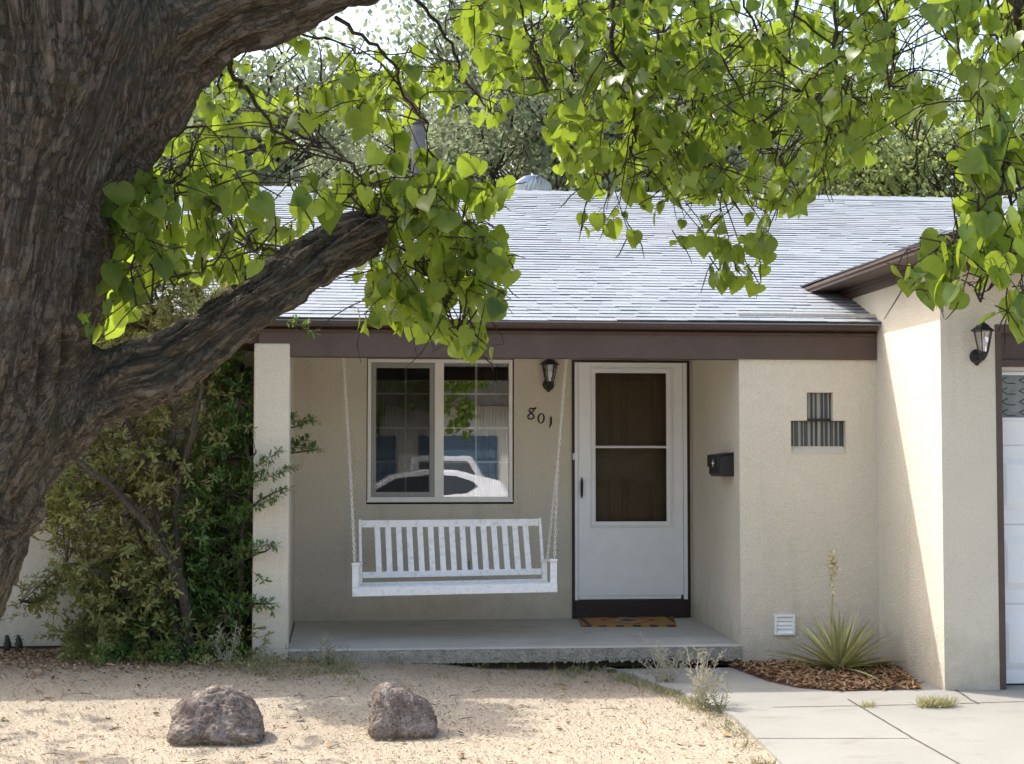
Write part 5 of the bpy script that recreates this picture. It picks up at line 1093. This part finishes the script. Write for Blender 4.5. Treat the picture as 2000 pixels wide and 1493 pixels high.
# ------------------------------------------------------------ yucca
yb_ = gp(1640, 1325); yu = empty('yucca', yb_, 'spiky yellow green yucca with one flower stalk in the mulch bed', 'yucca'); random.seed(12)
n = 9; YV, YFc, YU = [], [], []
for i in range(n):
    t = i/(n-1); w_ = .030*(math.sin(math.pi*min(1, .18+t*.85))**.7)*(1-t**5) if i < n-1 else .0
    zc_ = -.10*t*t
    YV += [(-w_, t, zc_+w_*.5), (0, t, zc_), (w_, t, zc_+w_*.5)]; YU += [(-w_, t), (0, t), (w_, t)]
for i in range(n-1): YFc += [(3*i, 3*i+1, 3*i+4, 3*i+3), (3*i+1, 3*i+2, 3*i+5, 3*i+4)]
pos, yd, nr, sc, rr = [], [], [], [], []
for i in range(88):
    el = math.radians(random.choice((random.uniform(-2, 25), random.uniform(5, 45), random.uniform(25, 75), random.uniform(45, 88)))); az = random.random()*6.283; d = Vector((math.cos(az)*math.cos(el), math.sin(az)*math.cos(el), math.sin(el)))
    pos.append(tuple(yb_+Vector((d.x*.03, d.y*.03, .05+.03*random.random())))); yd.append(tuple(d)); nr.append((-d.x*.6, -d.y*.6, 1)); sc.append(random.uniform(.40, .68)*(1-.28*math.sin(el)**2)); rr.append(min(1, max(0, random.gauss(.6, .25))))
cloud('leaves', YV, YFc, YU, pos, frames(np.array(yd), np.array(nr)), np.array(sc), np.array(rr), M['yucca'], parent=yu)
b_ = at(1624, 1290, Y=yb_.y); P_ = [yb_+Vector((-.03, 0, .05)), at(1622, 1230, Y=yb_.y), at(1626, 1170, Y=yb_.y), at(1624, 1120, Y=yb_.y), at(1627, 1078, Y=yb_.y)]
m = MB(); m.tube(P_, [.008, .007, .006, .005, .003], 7); m.build('stalk', surf('yucca_stalk', (.44, .40, .16), (.33, .27, .12), 20), yu, smooth=True)
pos, yd, nr, sc, rr = [], [], [], [], []
for i in range(150):
    py = 1078+abs(random.gauss(0, 1))*26 if i < 120 else random.uniform(1100, 1165); w_ = 10*math.sin(math.pi*min(1, max(.06, (py-1074)/66))) if py < 1140 else 4
    q = at(1625+random.gauss(0, w_*.5), min(py, 1165), Y=yb_.y+random.gauss(0, .02)); pos.append(tuple(q)); yd.append((random.gauss(0, 1), random.gauss(0, 1), random.gauss(-.5, .6))); nr.append((random.gauss(0, 1), -1, .3)); sc.append(.028*random.uniform(.5, 1.2)); rr.append(random.random())
cloud('flowers', BV, BF, BU, pos, frames(np.array(yd), np.array(nr)), np.array(sc), np.array(rr), M['flower'], parent=yu)
# mulch bed
MBED = [(1400, 1299), (1450, 1318), (1500, 1337), (1560, 1350), (1640, 1357), (1700, 1355), (1800, 1352), (1775, 1332), (1740, 1314), (1712, 1300), (1600, 1300), (1445, 1297)]
m = MB(); poly = [gp(*p) for p in MBED]; cx = sum(p.x for p in poly)/len(poly); cy = sum(p.y for p in poly)/len(poly); V = []; n = len(poly); rings = 5
for r_ in range(rings+1):
    for p in poly:
        t = r_/rings; x = cx+(p.x-cx)*t; y = cy+(p.y-cy)*t; V.append((x, y, gz(x, y)+CZ+.004+.035*(1-t**3)))
m.add(V, [(r_*n+i, r_*n+(i+1) % n, (r_+1)*n+(i+1) % n, (r_+1)*n+i) for r_ in range(rings) for i in range(n)], 0)
pos, yd, nr, sc, rr = [], [], [], [], []; PX = [(p.x, p.y) for p in poly]
k = 0
while k < 5200:
    x = random.uniform(min(p[0] for p in PX), max(p[0] for p in PX)); y = random.uniform(min(p[1] for p in PX), max(p[1] for p in PX))
    if not inpoly(x, y, PX):
        if random.random() > .002: continue
    k += 1; t = min(1, math.hypot((x-cx)/1.1, (y-cy)/.7)); pos.append((x, y, gz(x, y)+CZ+.01+.035*(1-t**2)+random.random()*.012)); a = random.random()*6.28; yd.append((math.cos(a), math.sin(a), random.gauss(0, .3))); nr.append((random.gauss(0, .4), random.gauss(0, .4), 1)); sc.append(random.uniform(.02, .06)); rr.append(random.random())
CV = [(-.13, 0, 0), (.13, 0, 0), (.1, 1, .02), (-.1, 1, .05)]; CF = [(0, 1, 2, 3)]; CU = [(0, 0)]*4
mb = m.build('mulch_bed', surf('mulch_soil', (.14, .07, .04), (.07, .035, .02), 30, .95)); tag(mb, kind='structure')
ch = cloud('mulch', CV, CF, CU, pos, frames(np.array(yd), np.array(nr)), np.array(sc), np.array(rr), M['chips'], origin=(cx, cy, 0), smooth=False); tag(ch, 'reddish brown shredded bark mulch around the yucca', 'mulch', None, 'stuff')
# litter on the gravel: straw bits, dead leaves, tiny clods
pos, yd, nr, sc, rr = [], [], [], [], []; EP = [(p.x, p.y) for p in edge]
def on_gravel(x, y):
    for i in range(len(edge)-1):
        a, b = edge[i], edge[i+1]
        if b.y <= y <= a.y: return x < a.x+(b.x-a.x)*(a.y-y)/(a.y-b.y+1e-9)-.01
    return y > edge[0].y and x < edge[0].x
k = 0
while k < 42000:
    y = 8.0+4.9*random.random()**1.15; x = random.uniform(-.24*y, .3*y)
    if not on_gravel(x, y) or (y > 12.2 and x > XP): continue
    k += 1; a = random.random()*6.28; pos.append((x, y, gz(x, y)+.003+random.random()*.004)); yd.append((math.cos(a), math.sin(a), abs(random.gauss(0, .5)))); nr.append((random.gauss(0, .6), random.gauss(0, .6), 1)); sc.append(random.uniform(.006, .021)); rr.append(random.random()**.9)
o = cloud('litter', CV, CF, CU, pos, frames(np.array(yd), np.array(nr)), np.array(sc), np.array(rr), M['litter'], origin=(0, 9, 0), smooth=False); tag(o, 'straw bits and grit scattered over the gravel yard', 'litter', None, 'stuff')
tg = MB()
for _ in range(90):
    y = random.uniform(8.2, 11.6); x = random.uniform(-.22*y, .25*y)
    if not on_gravel(x, y): continue
    a = random.random()*3.14; L_ = random.uniform(.03, .16); z = gz(x, y)+.008; tg.tube([(x, y, z), (x+L_*.5*math.cos(a), y+L_*.5*math.sin(a)+random.gauss(0, .006), z+.006), (x+L_*math.cos(a+.2), y+L_*math.sin(a+.2), z)], [.0022, .002, .001], 4)
for _ in range(700):
    y = random.uniform(8.1, 12); x = random.uniform(-.24*y, .27*y)
    if not on_gravel(x, y): continue
    r_ = random.uniform(.003, .008); tg.lathe((x, y, gz(x, y)-r_*.3), [(r_*.6, 0), (r_, r_*.5), (r_*.7, r_*1.1), (r_*.2, r_*1.3)], 6, random.choice((1, 1, 2)))
o = tg.build('yard_debris', [M['twig'], M['gravel'], M['rough']]); tag(o, 'thin fallen twigs and pebbles lying on the gravel yard', 'debris', None, 'stuff')
pos, yd, nr, sc, rr = [], [], [], [], []
for _ in range(160):
    y = random.uniform(8.2, 12); x = random.uniform(-.23*y, .26*y)
    if not on_gravel(x, y): continue
    a = random.random()*6.28; pos.append((x, y, gz(x, y)+.008)); yd.append((math.cos(a), math.sin(a), .1)); nr.append((random.gauss(0, .3), random.gauss(0, .3), 1)); sc.append(random.uniform(.025, .05)); rr.append(random.random())
o = cloud('fallen_leaves', HV, HF, HU, pos, frames(np.array(yd), np.array(nr)), np.array(sc), np.array(rr), M['chips'], origin=(0, 9.5, 0)); tag(o, 'a few curled dead leaves scattered on the gravel yard', 'fallen leaves', None, 'stuff')
pos, yd, nr, sc, rr = [], [], [], [], []
for _ in range(4200):
    p = gp(random.uniform(-30, 480) if random.random() < .85 else random.uniform(480, 620), 1272+abs(random.gauss(0, 22))); a = random.random()*6.28; pos.append((p.x, p.y, p.z+random.random()*.02)); yd.append((math.cos(a), math.sin(a), random.gauss(.1, .4))); nr.append((random.gauss(0, .6), random.gauss(0, .6), 1)); sc.append(random.uniform(.015, .04)); rr.append(random.random())
o = cloud('leaf_litter', QV, QF, QU, pos, frames(np.array(yd), np.array(nr)), np.array(sc), np.array(rr), M['chips'], origin=(-2, 12.5, 0)); tag(o, 'brown dead leaves on the ground along the left wall', 'leaf litter', None, 'stuff')
# two small dark cactus stems at the far left
for (px, lab) in ((14, 'small dark plant at the foot of the left wall, left of its twin'), (36, 'small dark plant at the foot of the left wall, right of its twin')):
    q = gp(px, 1274); m = MB(); P_ = [q, q+Vector((.004, 0, .06)), q+Vector((-.004, 0, .13))]; m.tube(P_, [.022, .028, .012], 8)
    for i in range(26): 
        a = random.random()*6.28; z = random.random()*.12; c = q+Vector((.024*math.cos(a), .024*math.sin(a), z)); m.tube([c, c+Vector((.012*math.cos(a), .012*math.sin(a), .008))], .003, 3)
    o = m.build('cactus', surf('cactus_skin', (.05, .06, .035), (.03, .035, .02), 40) if 'cactus_skin' not in bpy.data.materials else bpy.data.materials['cactus_skin'], origin=tuple(q), smooth=True); tag(o, lab, 'cactus', 'small dark plants by the left wall')

# ------------------------------------------------------------ trees behind the house
def far_tree(px, Y, h, r_, n, mat, label, seed, trunk=.18, lean=0, size=.1, top=None, bare=.0):
    random.seed(seed); b = at(px, 900, Y=Y); b.z = 0; e = empty('background_tree', b, label, 'tree', 'trees behind the roof'); st = MB(); tips = []
    def grow_(p, d, L_, rad, lev):
        q = p.copy(); P_ = [q.copy()]; R2 = [rad]
        for i in range(5):
            d = (d+Vector((random.gauss(0, .14), random.gauss(0, .14), .06))).normalized(); q = q+d*L_/5; P_.append(q.copy()); R2.append(rad*(1-.12*(i+1)))
            if lev > 0 and i >= 1:
                for _ in range(2 if lev > 1 else 2):
                    a = random.random()*6.28; grow_(q, (d*.55+Vector((math.cos(a), math.sin(a), .25))).normalized(), L_*random.uniform(.45, .7), rad*.45, lev-1)
            if lev <= 1: tips.append(q.copy())
        st.tube(P_, R2, 6 if lev > 1 else 4, cap=False)
    tr = [Vector((b.x, b.y, 0)), Vector((b.x+lean*.3, b.y, h*.2)), Vector((b.x+lean*.6, b.y, h*.42))]; m = MB(); m.tube(tr, [trunk*1.15, trunk, trunk*.85], 12); m.build('trunk', M['fbark'], e, smooth=True)
    for k in range(5):
        a = k*1.256+random.random(); grow_(tr[2] if k < 3 else tr[1].lerp(tr[2], .6), Vector((math.cos(a)*.6, math.sin(a)*.6, .8)).normalized(), h*random.uniform(.26, .36), trunk*.42, 2)
    T_ = np.array([tuple(t) for t in tips]); T_ = T_[(T_[:, 2] > 2.4)]; n = int(n*1.75); idx = RNG.integers(0, len(T_), n); pos = T_[idx]+RNG.normal(size=(n, 3))*np.array([.24, .24, .2])*r_
    nz = np.array([noise.noise(Vector(p)*1.1) for p in pos]); pos = pos[nz > -.10]; n = len(pos)
    yd = rdir(n)+np.array([0, 0, -.35]); cc = np.clip(.5+.9*np.array([noise.noise(Vector(p)*.8+Vector((9, 9, 9))) for p in pos])+RNG.normal(size=n)*.2, 0, 1)
    cloud('crown', QV, QF, QU, pos, frames(yd, rdir(n)), size*RNG.uniform(.6, 1.3, n), cc, mat, parent=e); st.build('limbs', M['fbark'], e, smooth=True)
far_tree(310, 21, 9.0, 1.3, 17000, M['far'], 'grey green tree behind the roof at the left, seen past the big trunk', 101, .22)
far_tree(560, 27, 8.8, 1.5, 15000, M['far'], 'thin open tree behind the roof left of the flue pipe', 102, .16, size=.075)
far_tree(1010, 22.5, 9.0, 1.35, 20000, M['far'], 'dense dark trunked tree right behind the roof turbine', 103, .14, lean=.2)
far_tree(1330, 24, 10.0, 1.4, 20000, M['far'], 'tall grey green tree behind the middle of the roof', 104, .22)
far_tree(1640, 27, 9.6, 1.8, 20000, M['far'], 'lower feathery tree behind the roof at the right', 105, .16, size=.08)
far_tree(1925, 24, 9.6, 1.5, 15000, M['far2'], 'tree with a thick straight trunk above the garage roof', 106, .17, lean=-.05)
far_tree(1800, 21.5, 4.6, .9, 7000, M['far2'], 'fresh green low tree just above the ridge left of the thick trunk', 107, .08, size=.07)
far_tree(830, 33, 10.5, 1.9, 16000, M['far'], 'distant pale tree behind the flue pipe', 108, .14)
far_tree(1500, 34, 12.0, 1.8, 18000, M['far'], 'distant pale tree filling the gap right of the middle tree', 109, .14)

# ------------------------------------------------------------ across the street (mirrored in the porch window)
def car(name, label, loc, rot, prof, roof, Wd, paint, belt, glassy, wheels, wr=.32):
    e = empty(name, loc, label, 'car'); ca, sa = math.cos(rot), math.sin(rot)
    def T(v): return (loc[0]+v[0]*ca-v[1]*sa, loc[1]+v[0]*sa+v[1]*ca, loc[2]+v[2])
    def ext(m, pts, w0, w1f): # polygon side outline extruded, half width narrows with height above the belt
        n = len(pts); V = []
        for s in (-1, 1):
            for (x, z) in pts:
                w_ = w0 if z <= belt else w0-(z-belt)*w1f; V.append(T((x, s*w_, z)))
        m.add(V, [tuple(range(n)), tuple(range(2*n-1, n-1, -1))]+[(i, n+i, n+(i+1) % n, (i+1) % n) for i in range(n)])
    m = MB(); ext(m, prof, Wd, .38); bd = m.build('body', paint, e, bevel=.05)
    for g_ in glassy:
        for s in (-1, 1):
            m = MB(); V = [T((x, s*(Wd-(z-belt)*.38+.006), z)) for (x, z) in g_]; m.add(V, [tuple(range(len(g_)))]); m.build('window', bpy.data.materials['car_glass'], e)
    for (x, s) in [(x, s) for x in wheels for s in (-1, 1)]:
        m = MB(); n = 20; V = []
        for yy in (s*(Wd-.2), s*(Wd+.01)):
            for k in range(n): a = 6.283*k/n; V.append(T((x+wr*math.cos(a), yy, wr+wr*math.sin(a))))
        m.add(V, [(k, (k+1) % n, n+(k+1) % n, n+k) for k in range(n)]+[tuple(range(n)), tuple(range(n, 2*n))]); wl = m.build('wheel', M['rubber'], e)
        m = MB(); V = [T((x+.6*wr*math.cos(6.283*k/n), s*(Wd+.016), wr+.6*wr*math.sin(6.283*k/n))) for k in range(n)]; m.add(V, [tuple(range(n))]); m.build('rim', M['galv'], wl)
    return e
surf('car_glass', (.03, .035, .035), (.02, .025, .025), 3, .08, spec=.8)
def paintm(nm, c): 
    m = surf(nm, c, tuple(x*.95 for x in c), 2, .25, spec=.6); m.node_tree.nodes['Principled BSDF'].inputs['Coat Weight'].default_value = .6; return m
hatch = [(-2.1, .3), (-2.1, .65), (-1.95, .8), (-1.0, .95), (-.25, 1.42), (.3, 1.52), (.95, 1.5), (1.55, 1.34), (1.72, 1.30), (1.78, 1.22), (1.9, 1.0), (2.08, .85), (2.1, .35), (2.0, .25), (-2.0, .25)]
gw = [[(-.85, .99), (-.15, 1.36), (.42, 1.42), (.42, 1.03)], [(.5, 1.04), (.5, 1.42), (.9, 1.40), (1.22, 1.30), (1.30, 1.22), (1.1, 1.10)]]
car('parked_car', 'white hatchback parked at the kerb, mirrored in the porch window', (1.05, -1.9, gz(0, -2)+.02), 0, hatch, None, .88, paintm('car_white', (.78, .80, .82)), .92, gw, (-1.35, 1.3))
pick = [(-2.6, .4), (-2.6, .95), (-.2, 1.02), (-.1, 1.75), (.1, 1.8), (1.2, 1.78), (1.6, 1.1), (2.6, 1.0), (2.65, .4)]
car('parked_car', 'silver grey pickup across the street, mirrored in the porch window', (1.6, -8.3, gz(0, -8)+.01), .1, pick, None, .92, paintm('car_silver', (.45, .47, .49)), 1.0, [[(.0, 1.1), (.05, 1.68), (1.1, 1.68), (1.45, 1.12)]], (-1.7, 1.75), .38)
sed = [(-2.2, .3), (-2.2, .8), (-1.2, .95), (-.6, 1.42), (.6, 1.44), (1.3, 1.0), (2.2, .9), (2.25, .35)]
car('parked_car', 'faded red saloon across the street, mirrored in the porch window', (5.3, -8.0, gz(0, -8)+.01), -.15, sed, None, .86, paintm('car_red', (.35, .10, .08)), .93, [[(-1.05, .98), (-.6, 1.34), (.0, 1.36), (.0, .98)], [(.06, .98), (.06, 1.36), (.55, 1.36), (1.1, 1.0)]], (-1.4, 1.4))
opp = empty('opposite_house', (3, -22, 0), 'white house with a blue garage door across the street, mirrored in the porch window', 'house')
m = MB(); zz = gz(0, -20); holes_wall(m, -22, -6, 12, zz, 3.3, [], .2); m.box(-6, 12, -30, -22.01, zz, 3.3); m.build('wall', surf('opposite_wall', (.62, .62, .60), (.55, .55, .52), 2), opp)
m = MB(); m.prism([(-6.5, -21.3, 3.25), (-6.5, -26, 4.6), (-6.5, -30.7, 3.25)], (19, 0, 0)); m.build('roof', M['fbark'], opp)
for (a, b) in ((2.2, 4.6), (.6, 1.5)):
    m = MB(); m.box(a, b, -21.99, -21.94, zz, 2.35)
    for i in range(5): m.box(a+.05, b-.05, -21.94, -21.92, zz+.1+i*.42, zz+.44+i*.42)
    m.build('garage_door' if b > 2 else 'door', surf('blue_door_paint', (.09, .15, .22), (.07, .12, .19), 3) if a > 2 else bpy.data.materials['blue_door_paint'], opp)
random.seed(77)
def plain_tree(name, label, x, y, h, cr, n, mat):
    e = empty(name, (x, y, 0), label, 'tree'); m = MB(); m.tube([(x, y, -.2), (x+.1, y, h*.35), (x, y+.1, h*.6)], [.2, .16, .1], 10); m.build('trunk', M['fbark'], e, smooth=True)
    cc = [np.array([x, y, h*.68])+RNG.normal(size=3)*np.array([cr*.55, cr*.55, h*.13]) for _ in range(22)]; pos = np.array([cc[i] for i in RNG.integers(0, 22, n)])+RNG.normal(size=(n, 3))*cr*.22
    cloud('crown', QV, QF, QU, pos, frames(rdir(n)+np.array([0, 0, -.4]), rdir(n)), .16*RNG.uniform(.6, 1.3, n), RNG.uniform(0, 1, n), mat, parent=e)
plain_tree('street_tree', 'leafy tree across the street, mirrored in the window above the cars', .2, -13, 8.4, 2.0, 9000, M['green'])
plain_tree('street_tree', 'second leafy tree across the street, behind the red saloon', 6.0, -14, 8.0, 1.9, 8000, M['green'])
plain_tree('street_tree', 'leafy tree at the left across the street', -4.5, -14, 8.2, 2.4, 6000, M['green'])
